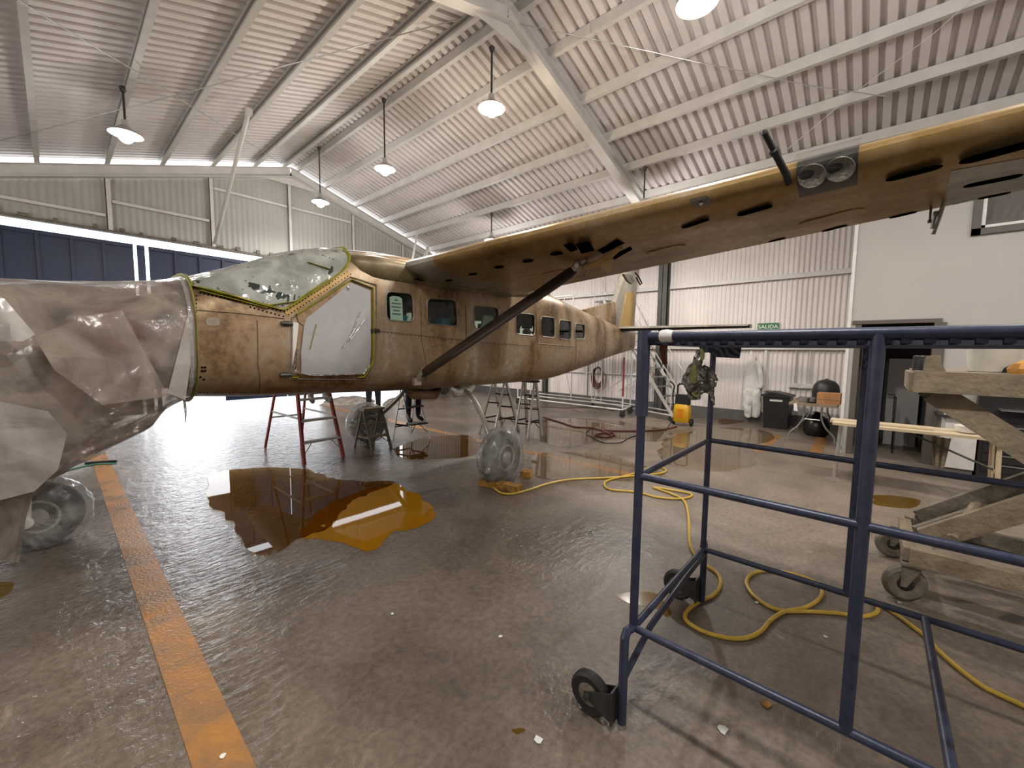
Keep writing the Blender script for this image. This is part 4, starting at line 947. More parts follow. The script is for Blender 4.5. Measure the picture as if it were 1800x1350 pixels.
mb = MB(); mb.rings(R, closed=False, caps=False); crinkle(mb, .022, 3., 8., keep=lambda p: min(1, p.z*4)); part('skirt', mb, 'sheet_plastic', ps, fix=False, ang=20)

def bag(c, r, wd, axis, label, seed, open_top=True):
    mb = MB(); h = wd/2
    mb.lathe([(.02, -h-.05), (r*.35, -h-.05), (r*.75, -h-.045), (r*1.0, -h*.75), (r*1.07, -h*.2), (r*1.07, h*.3), (r*1.0, h*.9), (r*.7, h+.05), (r*.3, h+.05), (.02, h+.05)], c, axis, 56)
    bm = bmesh.new(); vs = [bm.verts.new(p) for p in mb.v]; [bm.faces.new([vs[i] for i in f]) for f in mb.f if len(set(f)) > 2]
    bmesh.ops.subdivide_edges(bm, edges=bm.edges[:], cuts=1, use_grid_fill=True); bm.verts.index_update(); mb.v = [v_.co.copy() for v_ in bm.verts]; mb.f = [tuple(x.index for x in f.verts) for f in bm.faces]; mb.mi = [0]*len(mb.f); bm.free()
    crinkle(mb, .028, 4.5, seed); crinkle(mb, .009, 13, seed+2)
    for i, p in enumerate(mb.v): mb.v[i].z = max(p.z, .006)
    return mb, thing('wheel_bag', label, 'plastic bag', (c[0], c[1], 0), 'bags over the wheels')
mb, t = bag(WL, .345, .23, AXL, 'clear plastic bag round the near main wheel on wooden blocks', 3.)
part('bag', mb, 'bag_plastic', t, fix=False, ang=60)
mb = MB(); k0 = WL+V(-.30, -.10, -.03); mb.tube([k0+V(.05, .03, .08), k0+V(-.03, 0, 0), k0+V(-.05, 0, -.07), k0+V(.03, 0, -.15), k0+V(.05, .02, -.24)], [.05, .035, .05, .03, .012], 10); crinkle(mb, .015, 12, 1.); part('loose_end', mb, 'bag_plastic', t)
mb, t = bag(WRt, .345, .25, V(0, 1, 0), 'clear plastic bag round the far main wheel behind the stools', 5.)
part('bag', mb, 'bag_plastic', t, fix=False, ang=60)
mb, t = bag(NW, .285, .20, V(.25, 1, 0).normalized(), 'clear plastic bag round the nose wheel under the big sheet', 9.)
part('bag', mb, 'bag_plastic', t, fix=False, ang=60)
# wooden chocks
a_, b_ = G(846, 852), G(914, 866)
mb = MB(); mb.beam(a_+V(0, 0, .045), b_+V(0, 0, .045), .13, .075); bm_ = mb; crinkle(mb, .004, 30, 1.); solo('wooden_chock', mb, 'wood_ochre', 'rough ochre wooden block in front of the wrapped main wheel', 'wood block', 'blocks at the main wheel')
a_, b_ = G(917, 838), G(934, 840); mb = MB(); mb.beam(a_+V(0, 0, .05), b_+V(0, 0, .05), .14, .09); solo('wooden_chock', mb, 'wood_ochre', 'dark wooden block behind the wrapped main wheel', 'wood block', 'blocks at the main wheel')

# ================================================================== CABIN CONTENTS seen through the windows
def wxz(k, u, v_):
    """point inside window k: u 0..1 along, v 0..1 up"""
    xs_ = [p[0] for p in WIN[k]]; zs_ = [p[1] for p in WIN[k]]; return min(xs_)+(max(xs_)-min(xs_))*u, min(zs_)+(max(zs_)-min(zs_))*v_
q = [wxz(0, *p) for p in ((.20, .04), (.66, .03), (.64, .80), (.52, .86), (.30, .86), (.18, .80))]
nt = thing('paper_notice', 'pale printed notice behind the first cabin window', 'notice', (q[0][0], side_y(*q[0], -.03), q[0][1]))
mb = MB(); skin_patch(mb, q, -.032, .1); part('sheet', mb, 'paper', nt, fix=False)
for i, (wd_, v_) in enumerate(((.14, .70), (.34, .58), (.36, .46), (.24, .34), (.32, .22))):
    n_ = max(3, int(wd_/.028)); x0, z0 = wxz(0, .42-wd_/2, v_); x1, _ = wxz(0, .42+wd_/2, v_); mb = MB()
    for j in range(n_):
        xa = x0+(x1-x0)*j/n_; xb = xa+(x1-x0)/n_*.72; mb.add([V(xa, side_y(xa, z0, -.0295), z0), V(xb, side_y(xb, z0, -.0295), z0), V(xb, side_y(xb, z0+.016, -.0295), z0+.016), V(xa, side_y(xa, z0+.016, -.0295), z0+.016)], [(0, 1, 2, 3)])
    part('text_line', mb, 'print_ink', nt, fix=False)
for k, (u0, u1), v1, lab in ((0, (.72, .96), .22, 'small teal box behind the first cabin window'), (1, (.68, .94), .30, 'small teal box behind the second cabin window')):
    x0, z0 = wxz(k, u0, .02); x1, z1 = wxz(k, u1, v1); y = side_y(x0, z0, -.10); mb = MB(); mb.b2((x0, y+.01, z0-.14), (x1, y+.16, z1)); mb.b2((x0-.005, y, z1-.025), (x1+.005, y+.165, z1+.004)); solo('teal_box', mb, 'teal', lab, 'box', 'boxes in the cabin windows')
    st = MB(); st.b2((x0-.02, y+.14, 1.367), (x1+.02, y+.34, z0-.14)); st.b2((x0-.02, y, z0-.2), (x1+.02, y+.34, z0-.14)); solo('cabin_crate', st, 'seat_grey', 'grey crate under the teal box in the %s window' % ('first' if k == 0 else 'second'), 'crate', 'boxes in the cabin windows')
x0, z0 = wxz(2, .3, .0); x1, z1 = wxz(2, .95, .62); mb = MB(); y = side_y(x0, z0, -.07); mb.prism([V(x0+.05, y, 1.62), V(x1, y, 1.62), V(x1, y, z1), V(x0+.12, y, z1), V(x0+.05, y, z0)], (0, .03, 0)); mat('paper_green', (.45, .52, .44), .7); solo('masking_board', mb, 'paper_green', 'pale green sheet leaning behind the third cabin window', 'board')

# ================================================================== PEOPLE
def person(name, label, J, cloth, group=None, head_dir=V(0, -1, 0), sits=False, loc=None):
    """one continuous skinned body; J maps joint -> position; cloth(face centre) -> material index"""
    names = ['pelvis', 'waist', 'chest', 'neck', 'head0', 'head1', 'shL', 'elL', 'wrL', 'haL', 'shR', 'elR', 'wrR', 'haR', 'hiL', 'knL', 'anL', 'toL', 'hiR', 'knR', 'anR', 'toR']
    rad = dict(pelvis=(.15, .11), waist=(.14, .10), chest=(.165, .115), neck=(.055, .055), head0=(.075, .085), head1=(.08, .095), shL=(.07, .07), elL=(.046, .046), wrL=(.034, .03), haL=(.042, .02), hiL=(.092, .092), knL=(.062, .062), anL=(.045, .045), toL=(.045, .035))
    E = [('pelvis', 'waist'), ('waist', 'chest'), ('chest', 'neck'), ('neck', 'head0'), ('head0', 'head1'), ('chest', 'shL'), ('shL', 'elL'), ('elL', 'wrL'), ('wrL', 'haL'), ('chest', 'shR'), ('shR', 'elR'), ('elR', 'wrR'), ('wrR', 'haR'), ('pelvis', 'hiL'), ('hiL', 'knL'), ('knL', 'anL'), ('anL', 'toL'), ('pelvis', 'hiR'), ('hiR', 'knR'), ('knR', 'anR'), ('anR', 'toR')]
    vs = [Vector(J[n]) for n in names]; rr = [rad.get(n) or rad[n[:-1]+'L'] for n in names]; es = [(names.index(a_), names.index(b_)) for a_, b_ in E]
    for sd in 'LR':       # five fingers
        w_, h_ = Vector(J['wr'+sd]), Vector(J['ha'+sd]); d = (h_-w_).normalized(); sdv = d.cross(V(.3, 1, .2)).normalized(); dn = sdv.cross(d); hi = names.index('ha'+sd)
        for k in range(5):
            o_ = (k-1.5)*.021 if k < 4 else -.045; b0 = h_+sdv*o_+d*(.03 if k < 4 else -.035); l_ = (.034, .04, .038, .03, .026)[k]
            i0 = len(vs); vs += [b0, b0+d*l_+sdv*(0 if k < 4 else -.012), b0+d*l_*1.8+dn*.015]; rr += [(.0095, .0095), (.009, .009), (.007, .007)]; es += [(hi, i0), (i0, i0+1), (i0+1, i0+2)]
    loc = Vector(loc) if loc is not None else V(J['pelvis'][0], J['pelvis'][1], min(p.z for p in vs)); me = bpy.data.meshes.new(name); me.from_pydata([p-loc for p in vs], es, [])
    o = bpy.data.objects.new(name, me); col.objects.link(o); sk = o.modifiers.new('s', 'SKIN'); sk.use_smooth_shade = True
    for i, r_ in enumerate(rr): me.skin_vertices[0].data[i].radius = r_; me.skin_vertices[0].data[i].use_root = (i == 0)
    sb = o.modifiers.new('u', 'SUBSURF'); sb.levels = 2; sb.render_levels = 2
    dg_ = bpy.context.evaluated_depsgraph_get(); nm_ = bpy.data.meshes.new_from_object(o.evaluated_get(dg_)); o.modifiers.clear(); o.data = nm_
    nm_.materials.clear(); ml = ['skin_tone', 'hair', 'cloth_navy', 'cloth_black', 'cloth_orange', 'boot_white', 'boot_black', 'coverall']
    for q_ in ml: nm_.materials.append(MATS[q_])
    # face: nose, brow and mouth pushed into the head
    hc = Vector(J['head0']).lerp(Vector(J['head1']), .5)-loc; fd = head_dir.normalized(); sdv = fd.cross(V(0, 0, 1)).normalized()
    for v_ in nm_.vertices:
        r_ = v_.co-hc
        if r_.length < .16 and r_.dot(fd) > .03:
            s_, z_ = abs(r_.dot(sdv)), r_.z
            if s_ < .018 and -.04 < z_ < .03: v_.co += fd*.018
            if .02 < s_ < .05 and .0 < z_ < .035: v_.co -= fd*.010
    for p in nm_.polygons: p.material_index = cloth(p.center+loc, p.center-hc, fd); p.use_smooth = True
    tag(o, label, 'person', group); o.location = loc
    # eyes, brows, mouth, ears as small joined features belonging to the head
    mbh = MB(); HC = hc+loc
    for sg in (-1, 1):
        mbh.lathe([(.011, 0), (.009, .006), (.002, .009)], HC+fd*.075+sdv*(sg*.032)+V(0, 0, .012), fd, 8); mbh.beam(HC+fd*.082+sdv*(sg*.018)+V(0, 0, .034), HC+fd*.076+sdv*(sg*.05)+V(0, 0, .032), .006, .008)
    mbh.beam(HC+fd*.078+sdv*-.024+V(0, 0, -.058), HC+fd*.078+sdv*.024+V(0, 0, -.058), .006, .007)
    part('face_features', mbh, 'hair', o)
    hb = MB(); R_ = []
    for i in range(8):
        t_ = i/7; a_ = t_*pi*.52; R_.append([HC+V(0, 0, .052+.085*cos(a_)*.95)+(sdv*cos(2*pi*k/18)*.088+(-fd)*sin(2*pi*k/18)*.10)*sin(a_)*1.04-fd*.012 for k in range(18)])
    hb.rings(R_[1:], caps=True); crinkle(hb, .005, 40, 2.); part('hair', hb, 'hair', o)
    return o
def stand(x, y, z, face, reach, h=1.68, step=.1):
    """standing joints, feet at z, facing direction 'face' with hands out at 'reach' height"""
    f = Vector(face).normalized(); s_ = f.cross(V(0, 0, 1)); k = h/1.7; B = V(x, y, z); U = V(0, 0, 1)
    J = dict(pelvis=B+U*.93*k, waist=B+U*1.08*k+f*.01, chest=B+U*1.32*k+f*.02, neck=B+U*1.47*k+f*.02, head0=B+U*1.55*k+f*.035, head1=B+U*1.64*k+f*.03)
    for sd, g in (('L', -1), ('R', 1)):
        J['sh'+sd] = B+U*1.40*k+s_*(g*.19); J['el'+sd] = B+U*(1.40*k*.5+reach*.5-.1)+s_*(g*.25)+f*.16; J['wr'+sd] = B+U*reach+s_*(g*.18)+f*.36; J['ha'+sd] = B+U*(reach+.03)+s_*(g*.17)+f*.44
        J['hi'+sd] = B+U*.88*k+s_*(g*.095); J['kn'+sd] = B+U*.49*k+s_*(g*.105)+f*.02; J['an'+sd] = B+U*.09+s_*(g*.11); J['to'+sd] = B+U*.04+s_*(g*.13)+f*.15
    return J
def cloth_fn(z0, trouser, boot, bz, top=2, belt=None):
    def fn(c, r_, fd):
        if r_.length < .15 or (r_.length < .2 and r_.z < -.05 and c.z > z0+1.42): return 1 if (r_.z > .075 or r_.dot(fd) < -.03 and r_.z > -.06) else 0
        if c.z < z0+bz: return boot
        if belt and z0+belt[0] < c.z < z0+belt[1]: return belt[2]
        if c.z < z0+.95: return trouser
        return top
    return fn

# ================================================================== LADDERS, STOOLS AND THE CREW BEHIND THE CABIN
def ladder(feet, apex, n, label, rail, step, wtop=.32, back=True, stepd=.09, railr=(.035, .06), capm=None, group='ladders and steps under the cabin'):
    """A-frame: feet = front-left, front-right, back-left, back-right; apex = centre of the top"""
    fl_, fr_, bl, br = [Vector(p) for p in feet]; A = Vector(apex); ax = (fr_-fl_).normalized(); tl, tr = A-ax*wtop/2, A+ax*wtop/2
    t = thing('step_ladder', label, 'ladder', (A.x, A.y, 0), group)
    up = ax.cross(V(0, 0, 1))
    for a_, b_ in ((fl_, tl), (fr_, tr)): mb = MB(); mb.beam(a_, b_, railr[0], railr[1], up=up); part('rail', mb, rail, t)
    bo = up*(.06 if (bl-fl_).dot(up) > 0 else -.06)
    for a_, b_ in ((bl, tl+bo), (br, tr+bo)): mb = MB(); mb.beam(a_, b_, railr[0]*.8, railr[1]*.7, up=up); part('back_rail', mb, rail, t)
    for k in range(1, n+1):
        f_ = k/(n+1); a_, b_ = fl_.lerp(tl, f_), fr_.lerp(tr, f_); mb = MB(); mb.beam(a_, b_, stepd, .03, up=V(0, 0, 1)); o = part('step', mb, step, t)
        if k == 1:
            for p, s_ in ((a_, 1), (b_, -1)): mb = MB(); mb.tube([p+ax*s_*.15, p.lerp(fl_ if s_ > 0 else fr_, .6)], .008, 6); part('brace', mb, step, o)
    for f_ in (.25, .6):
        mb = MB(); mb.beam(bl.lerp(tl+bo, f_), br.lerp(tr+bo, f_), .02, .025); part('back_bar', mb, step, t)
    for a_, b_ in ((fl_.lerp(tl, .3), bl.lerp(tl+bo, .3)), (fr_.lerp(tr, .3), br.lerp(tr+bo, .3))): mb = MB(); mb.beam(a_, b_, .012, .03); part('spreader', mb, step, t)
    mb = MB(); mb.box(A+bo*.5+V(0, 0, .015), (wtop+.08 if abs(ax.x) > .7 else .2, .2 if abs(ax.x) > .7 else wtop+.08, .04), None); part('top_cap', mb, capm or step, t)
    return t
ladder([(2.33, 6.10, 0), (2.93, 6.14, 0), (2.30, 7.66, 0), (2.88, 7.66, 0)], (2.63, 6.80, 2.15), 6, 'tall red step ladder with grey steps behind the cockpit door', 'red_paint', 'alu', wtop=.36)
ladder([(3.46, 6.20, 0), (3.78, 6.15, 0), (3.34, 6.58, 0), (3.70, 6.60, 0)], (3.56, 6.36, .66), 2, 'low grey wooden step stool before the far wheel', 'dirty_steel', 'dirty_cream', wtop=.30, railr=(.04, .05))
ladder([(4.28, 6.26, 0), (4.65, 6.22, 0), (4.17, 6.71, 0), (4.55, 6.71, 0)], (4.42, 6.52, .95), 2, 'small folding tube step stool right of the grey one', 'alu', 'dark_steel', wtop=.30, railr=(.022, .022), stepd=.2)
ladder([(6.42, 5.52, 0), (6.34, 5.92, 0), (5.70, 5.55, 0), (5.64, 5.90, 0)], (6.05, 5.72, 1.06), 3, 'short aluminium step ladder with brown top under the belly', 'alu', 'strut_dark', wtop=.28, capm='strut_dark')
ladder([(6.40, 4.90, 0), (6.36, 5.24, 0), (5.98, 4.92, 0), (5.94, 5.22, 0)], (6.22, 5.06, 1.08), 3, 'short aluminium step ladder nearest the tail under the belly', 'alu', 'strut_dark', wtop=.26, capm='black')
# a dark tool tray standing on the short ladder
p = G(558, 712, .80)
person('person', 'worker in navy clothes and white boots standing on the red ladder', stand(p.x, 6.52, .83, (0, -1, 0), 1.0), cloth_fn(.83, 7, 5, .26), 'crew working behind the aeroplane')
p = G(657, 741); person('person', 'worker in black trousers with an orange belt standing behind the far wheel', stand(p.x, p.y, .0, (-.3, -1, 0), 1.1), cloth_fn(0, 3, 6, .1, 3, (.72, .95, 4)), 'crew working behind the aeroplane')
p = G(725, 751, .33); person('person', 'worker in dark jeans and black boots on the folding step stool', stand(4.42, 6.42, .335, (0, -1, 0), 1.0), cloth_fn(.335, 2, 6, .14), 'crew working behind the aeroplane')
# worker inside the cabin, face at the fourth window
hd = PY(926, 582, 4.52)
fdir = (CAM-hd).normalized(); fdir.z = 0
J = stand(hd.x, hd.y, 1.34, fdir, .32, 1.68)
dz = hd.z-(J['head0'].z+J['head1'].z)/2
for k in ('pelvis', 'waist', 'chest', 'neck', 'head0', 'head1', 'shL', 'shR', 'elL', 'elR', 'hiL', 'hiR'): J[k] = J[k]+V(0, 0, dz)
for sd in 'LR':
    J['kn'+sd] = J['hi'+sd]+fdir*-.05+V(0, .34, -.03); J['an'+sd] = J['kn'+sd]+V(.0, -.02, 0); J['an'+sd].z = 1.43; J['to'+sd] = J['an'+sd]+V(0, .12, -.03); J['hi'+sd].z = 1.50; J['kn'+sd].z = 1.52
    J['el'+sd] = J['sh'+sd]+V(0, .05, -.24); J['wr'+sd] = J['el'+sd]+V(0, .2, .02); J['ha'+sd] = J['wr'+sd]+V(0, .08, 0)
J['pelvis'].z = 1.52; J['waist'] = J['pelvis'].lerp(J['chest'], .5)
person('person', 'dark-haired person looking out of the fourth cabin window', J, cloth_fn(1.0, 2, 2, 0), None, fdir)
# dark tool bag on the short ladder, red cart far behind, plastic heap on the floor
mb = MB(); mb.b2((5.92, 5.62, 1.10), (6.2, 5.84, 1.13)); 
c = G(757, 693); rc = thing('red_cart', 'small red wheeled machine far behind the gear leg', 'cart', (c.x, c.y, 0))
mb = MB(); mb.b2((c.x-.5, c.y-.35, .28), (c.x+.5, c.y+.35, .62)); mb.box((c.x+.2, c.y, .72), (.4, .5, .25)); part('body', mb, 'red_paint', rc)
for sx in (-1, 1):
    for sy in (-1, 1): mb = MB(); mb.lathe([(.12, -.05), (.2, -.05), (.22, 0), (.2, .05), (.12, .05)], (c.x+sx*.38, c.y+sy*.36, .22), (0, 1, 0), 16); part('wheel', mb, 'black_rubber', rc)
mb = MB(); mb.tube([(c.x-.5, c.y, .5), (c.x-.75, c.y, .9)], .02, 6); part('handle', mb, 'dark_steel', rc)
for k, (x, y, wd_, lab) in enumerate(((612, 708, .55, 'crumpled white plastic heap on the floor behind the red ladder'), (706, 708, .4, 'crumpled white plastic heap on the floor between the two workers'))):
    c = G(x, y); mb = MB(); R = []
    for i in range(9):
        t_ = i/8; R.append([V(c.x+cos(2*pi*j/28)*wd_*1.6*t_, c.y+sin(2*pi*j/28)*wd_*t_, .16*(1-t_**2)+.002) for j in range(28)])
    mb.rings(R[::-1], caps=True); crinkle(mb, .06, 4, k*3., keep=lambda p: min(1, p.z*12)); 
    for i_, p_ in enumerate(mb.v): mb.v[i_].z = max(p_.z, .002)
    solo('plastic_heap', mb, 'sheet_plastic', lab, 'plastic sheet', 'plastic heaps on the floor', ang=60)

# ================================================================== BLUE ROLLING WORK PLATFORM
bs = thing('work_platform', 'blue steel tube rolling work platform with mesh deck in the foreground', 'platform', (2.2, -.4, 0))
XN, XF, YE, YM, YZ = 1.70, 2.71, .755, 0.0, -1.55; r_ = .019
def bt(nm, pts, r=r_, n=12, m_='blue_paint', lab=None): mb = MB(); mb.tube(pts, r, n); return part(nm, mb, m_, bs, lab)
for X, Y in ((XN, YE), (XF, YE), (XN, YM), (XF, YM+.04), (XN, YZ), (XF, YZ)):
    o = bt('post', [(X, Y, .44), (X, Y, 1.765)], r_ if X == XN else .017)
for X in (XN, XF):
    bt('bottom_rail', [(X, YE, .44), (X, YZ, .44)], .0165); bt('middle_rail', [(X, YE, 1.15), (X, YZ, 1.15)], .0155); bt('deck_rail', [(X, YE, 1.765), (X, YZ, 1.765)], .0185 if X == XN else .016)
for Y, z, r in ((YE, .44, .0165), (YE, 1.15, .015), (YE, 1.76, .0165), (-.25, .44, .0165), (YZ, .44, .0165), (YZ, 1.15, .015), (YZ, 1.76, .0165), (YM, 1.755, .015)): bt('cross_rail', [(XN, Y, z), (XF, Y, z)], r)
mb = MB(); mb.tube([(XN, YE, 1.42), (XN, YE, 1.79)], .027, 14); part('sleeve', mb, 'blue_paint', bs)
mb = MB(); mb.b2((XF-.05, YM-.02, .95), (XF-.025, YM+.04, 1.76)); part('gusset', mb, 'blue_paint', bs)
for sy, Y in ((1, YE), (-1, YZ)):
    LA, LB = V(XN-.085, Y+.0*sy, 0), V(XF+.10, Y+.02*sy, 0)
    for L_, X in ((LA, XN), (LB, XF)):
        bt('outrigger_leg', [(X, Y, .44), (L_.x+.02*(1 if X == XN else -1), L_.y, .455), (L_.x, L_.y, .43), (L_.x, L_.y, .03)], .02)
        cx, cy_ = L_.x-.02, L_.y+sy*.15
        mb = MB(); mb.b2((L_.x-.055, L_.y+sy*.028-.004, .03), (L_.x+.035, L_.y+sy*.028+.004, .19)); mb.prism([V(L_.x-.05, L_.y+sy*.03, .04), V(L_.x-.05, L_.y+sy*.03, .18), V(L_.x-.05, cy_+sy*.02, .115), V(L_.x-.05, cy_+sy*.02, .09)], (.004, 0, 0)); mb.prism([V(L_.x+.012, L_.y+sy*.03, .04), V(L_.x+.012, L_.y+sy*.03, .18), V(L_.x+.012, cy_+sy*.02, .115), V(L_.x+.012, cy_+sy*.02, .09)], (.004, 0, 0))
        mb.tube([(cx-.05, cy_, .1), (cx+.05, cy_, .1)], .014, 8); cb = part('caster_bracket', mb, 'dark_steel', bs)
        mb = MB(); mb.lathe([(.055, -.02), (.085, -.026), (.098, -.016), (.1, 0), (.098, .016), (.085, .026), (.055, .02)], (cx, cy_, .1), (1, 0, 0), 28); w_ = part('caster_wheel', mb, 'black_rubber', bs)
        mb = MB(); mb.lathe([(.012, -.03), (.03, -.028), (.06, -.018), (.06, .018), (.03, .028), (.012, .03)], (cx, cy_, .1), (1, 0, 0), 20); part('hub', mb, 'dirty_steel', w_)
    bt('outrigger_brace', [LA+V(0, 0, .24), LA.lerp(LB, .25)+V(0, sy*-.0, .33), LA.lerp(LB, .7)+V(0, 0, .36), LB+V(0, 0, .36)], .015)
# expanded mesh deck: crossing diagonal strands
mb = MB(); dx, z = .05, 1.735
def clip_seg(p, d):
    t0, t1 = -9., 9.
    for a_, lo, hi in ((0, XN, XF), (1, YZ, YE)):
        t_a, t_b = (lo-p[a_])/d[a_], (hi-p[a_])/d[a_]; t0, t1 = max(t0, min(t_a, t_b)), min(t1, max(t_a, t_b))
    return (t0, t1) if t1 > t0+.01 else None
k = -2.6
while k < 2.6:
    for d, zo in (((.5, 1.), 0), ((.5, -1.), .006)):
        p = (XN, YM-.4+k); s_ = clip_seg(p, d)
        if s_: mb.beam((p[0]+d[0]*s_[0], p[1]+d[1]*s_[0], z+zo), (p[0]+d[0]*s_[1], p[1]+d[1]*s_[1], z+zo), .006, .014)
    k += dx
part('deck_mesh', mb, 'blue_paint', bs)['kind'] = 'stuff'
mb = MB(); kk = YZ
while kk < YE-.02:
    mb.box((XF-.03, kk+.012, 1.742), (.02, .022, .018)); mb.box((XN+.03, kk+.012, 1.748), (.02, .022, .014)); kk += .042
part('deck_strands', mb, 'blue_paint', bs)['kind'] = 'stuff'
mb = MB(); mb.lathe([(.02, -.026), (.0235, -.02), (.025, .0), (.0235, .018), (.02, .024)], V(XN, PX(1172, 584, XN).y, 1.765), (0, 1, 0), 18); crinkle(mb, .004, 60, 2.); part('tape_wrap', mb, 'white_metal', bs, 'lump of white tape')

# things hanging on it
a_ = PX(1215, 601, XF); pol = [(1207, 596), (1212, 604), (1219, 609), (1226, 607), (1232, 617), (1236, 622), (1246, 619), (1254, 624), (1262, 628), (1300, 630), (1303, 612), (1304, 597)]
R = []; bot = [(1207, 600), (1219, 610), (1226, 607), (1234, 621), (1246, 619), (1260, 628), (1280, 629), (1300, 630)]
for i, q in enumerate(bot):
    xt = 1207+(1304-1207)*i/7; pt = PX(xt, 594, XF-.05); pb = PX(q[0], q[1], XF-.05); R.append([pt.lerp(pb, t)+V(.012*sin(i*1.9+t*3), 0, 0) for t in (0, .25, .5, .75, 1)])
mb = MB(); mb.rings(R, closed=False, caps=False); back = [[p+V(.008, 0, 0) for p in r] for r in R]; mb.rings([r[::-1] for r in back], closed=False, caps=False); solo('dark_cloth', mb, 'navy_cloth', 'black cloth hanging under the far edge of the blue platform', 'cloth')
bp_ = thing('foil_bundle', 'crumpled grey foil bundle hanging on the far blue post', 'bundle', (XF, YE, 1.3))
def lump(pxs, X, r, seed, amp=.03, squash=.5, m_='crumpled_grey', nm='crumpled_sheet'):
    pts = [PX(x, y, X) for x, y in pxs]; mb = MB(); mb.tube(catmull(pts, 5), [max(.008, q_) for q_ in catmull_s(r, 5)], 26, ell=(1, squash), upv=(1, 0, 0)); crinkle(mb, amp, 6, seed); crinkle(mb, amp*.4, 15, seed+3); part(nm, mb, m_, bp_, ang=12)
def catmull_s(r, k): return [p.x for p in catmull([V(q_, 0, 0) for q_ in r], k)]
lump([(1232, 612), (1226, 632), (1222, 658), (1222, 680), (1226, 698), (1231, 705)], XF-.03, [.02, .045, .085, .09, .065, .02], 2., .045)
lump([(1234, 640), (1244, 655), (1250, 672), (1256, 683)], XF-.02, [.02, .05, .055, .015], 5., .03)
lump([(1236, 674), (1248, 685), (1258, 688)], XF-.03, [.03, .045, .01], 8., .02); lump([(1210, 655), (1206, 668), (1210, 680)], XF-.03, [.02, .04, .02], 11., .02); lump([(1248, 690), (1253, 700), (1256, 713)], XF-.03, [.02, .018, .004], 4., .01)
lump([(1221, 640), (1219, 660), (1222, 674)], XF-.09, [.008, .03, .012], 9., .012, .4, 'crumpled_olive'); lump([(1216, 690), (1225, 694), (1231, 690)], XF-.09, [.01, .022, .01], 3., .01, .4, 'crumpled_olive'); lump([(1232, 612), (1235, 625), (1234, 634)], XF-.05, [.01, .02, .012], 3., .008, .5, 'crumpled_olive')
pt = PX(1170, 592, XN+.04); mb = MB(); mb.beam(pt, PX(1165, 618, XN+.06), .03, .012, up=V(1, 0, 0)); mb.beam(PX(1165, 618, XN+.06), PX(1169, 640, XN+.06), .02, .01, up=V(1, 0, 0)); mat('rust', (.10, .03, .012), .7); solo('strap', mb, 'rust', 'dark rusty strap hanging below the white tape lump', 'strap')

# ================================================================== DIRTY SCISSOR CART
sc_ = thing('scissor_cart', 'filthy cream and steel scissor lift cart with caster wheels at the right edge', 'cart', (4.2, -1.1, 0))
CX0, CX1, CYa, CYb = 3.82, 4.55, -.25, -1.85
def cb_(nm, p, q, wd_, ht, m_='dirty_cream', up=V(0, 0, 1)): mb = MB(); mb.beam(p, q, wd_, ht, up=up); return part(nm, mb, m_, sc_)
for X in (CX0, CX1): cb_('base_beam', (X, CYa, .335), (X, CYb, .335), .07, .11, 'dirty_cream' if X == CX0 else 'dirty_steel')
for Y in (CYa, CYb): cb_('base_cross', (CX0, Y, .335), (CX1, Y, .335), .07, .09)
for X in (CX0, CX1): cb_('top_beam', (X, CYa+.06, 1.515), (X, CYb, 1.515), .09, .125)
for Y in (CYa+.03, CYb+.05): cb_('top_cross', (CX0, Y, 1.515), (CX1, Y, 1.515), .09, .125)
mb = MB(); mb.b2((CX0-.03, CYa+.05, 1.572), (CX1+.03, CYb, 1.588)); crinkle(mb, .003, 30, 1.); part('table_top', mb, 'dirty_cream', sc_)
for X, a_, b_, m_ in ((CX0+.06, (-.30, 1.45), (-1.62, .42), 'dirty_cream'), (CX1-.06, (-.30, 1.45), (-1.62, .42), 'dirty_steel'), (CX0+.14, (-.33, .42), (-1.62, 1.45), 'dirty_cream'), (CX1-.14, (-.33, .42), (-1.62, 1.45), 'dirty_steel')):
    A, B = V(X, *a_), V(X, *b_); d = (B-A).normalized(); nrm = V(1, 0, 0).cross(d)
    mb = MB(); mb.beam(A, B, .012, .13, up=nrm); mb.beam(A+nrm*.065+V(.02, 0, 0), B+nrm*.065+V(.02, 0, 0), .05, .012, up=nrm); mb.beam(A-nrm*.065+V(.02, 0, 0), B-nrm*.065+V(.02, 0, 0), .05, .012, up=nrm); part('scissor_arm', mb, m_, sc_)
mb = MB(); mb.tube([(CX0-.01, -.97, .93), (CX1+.01, -.97, .93)], .03, 10); part('pivot', mb, 'dirty_steel', sc_)
mb = MB(); mb.tube([(CX0+.1, -.45, .47), (CX1-.1, -.62, .62)], .035, 8); part('hydraulic_tube', mb, 'dirty_cream', sc_)
cb_('inner_link', (CX0+.30, CYa-.04, .40), (CX1-.02, CYa-.55, .66), .03, .10, 'dirty_steel'); cb_('inner_link', (CX1-.1, CYa-.05, .40), (CX1-.1, CYa-.75, .35), .05, .10, 'dirty_steel')
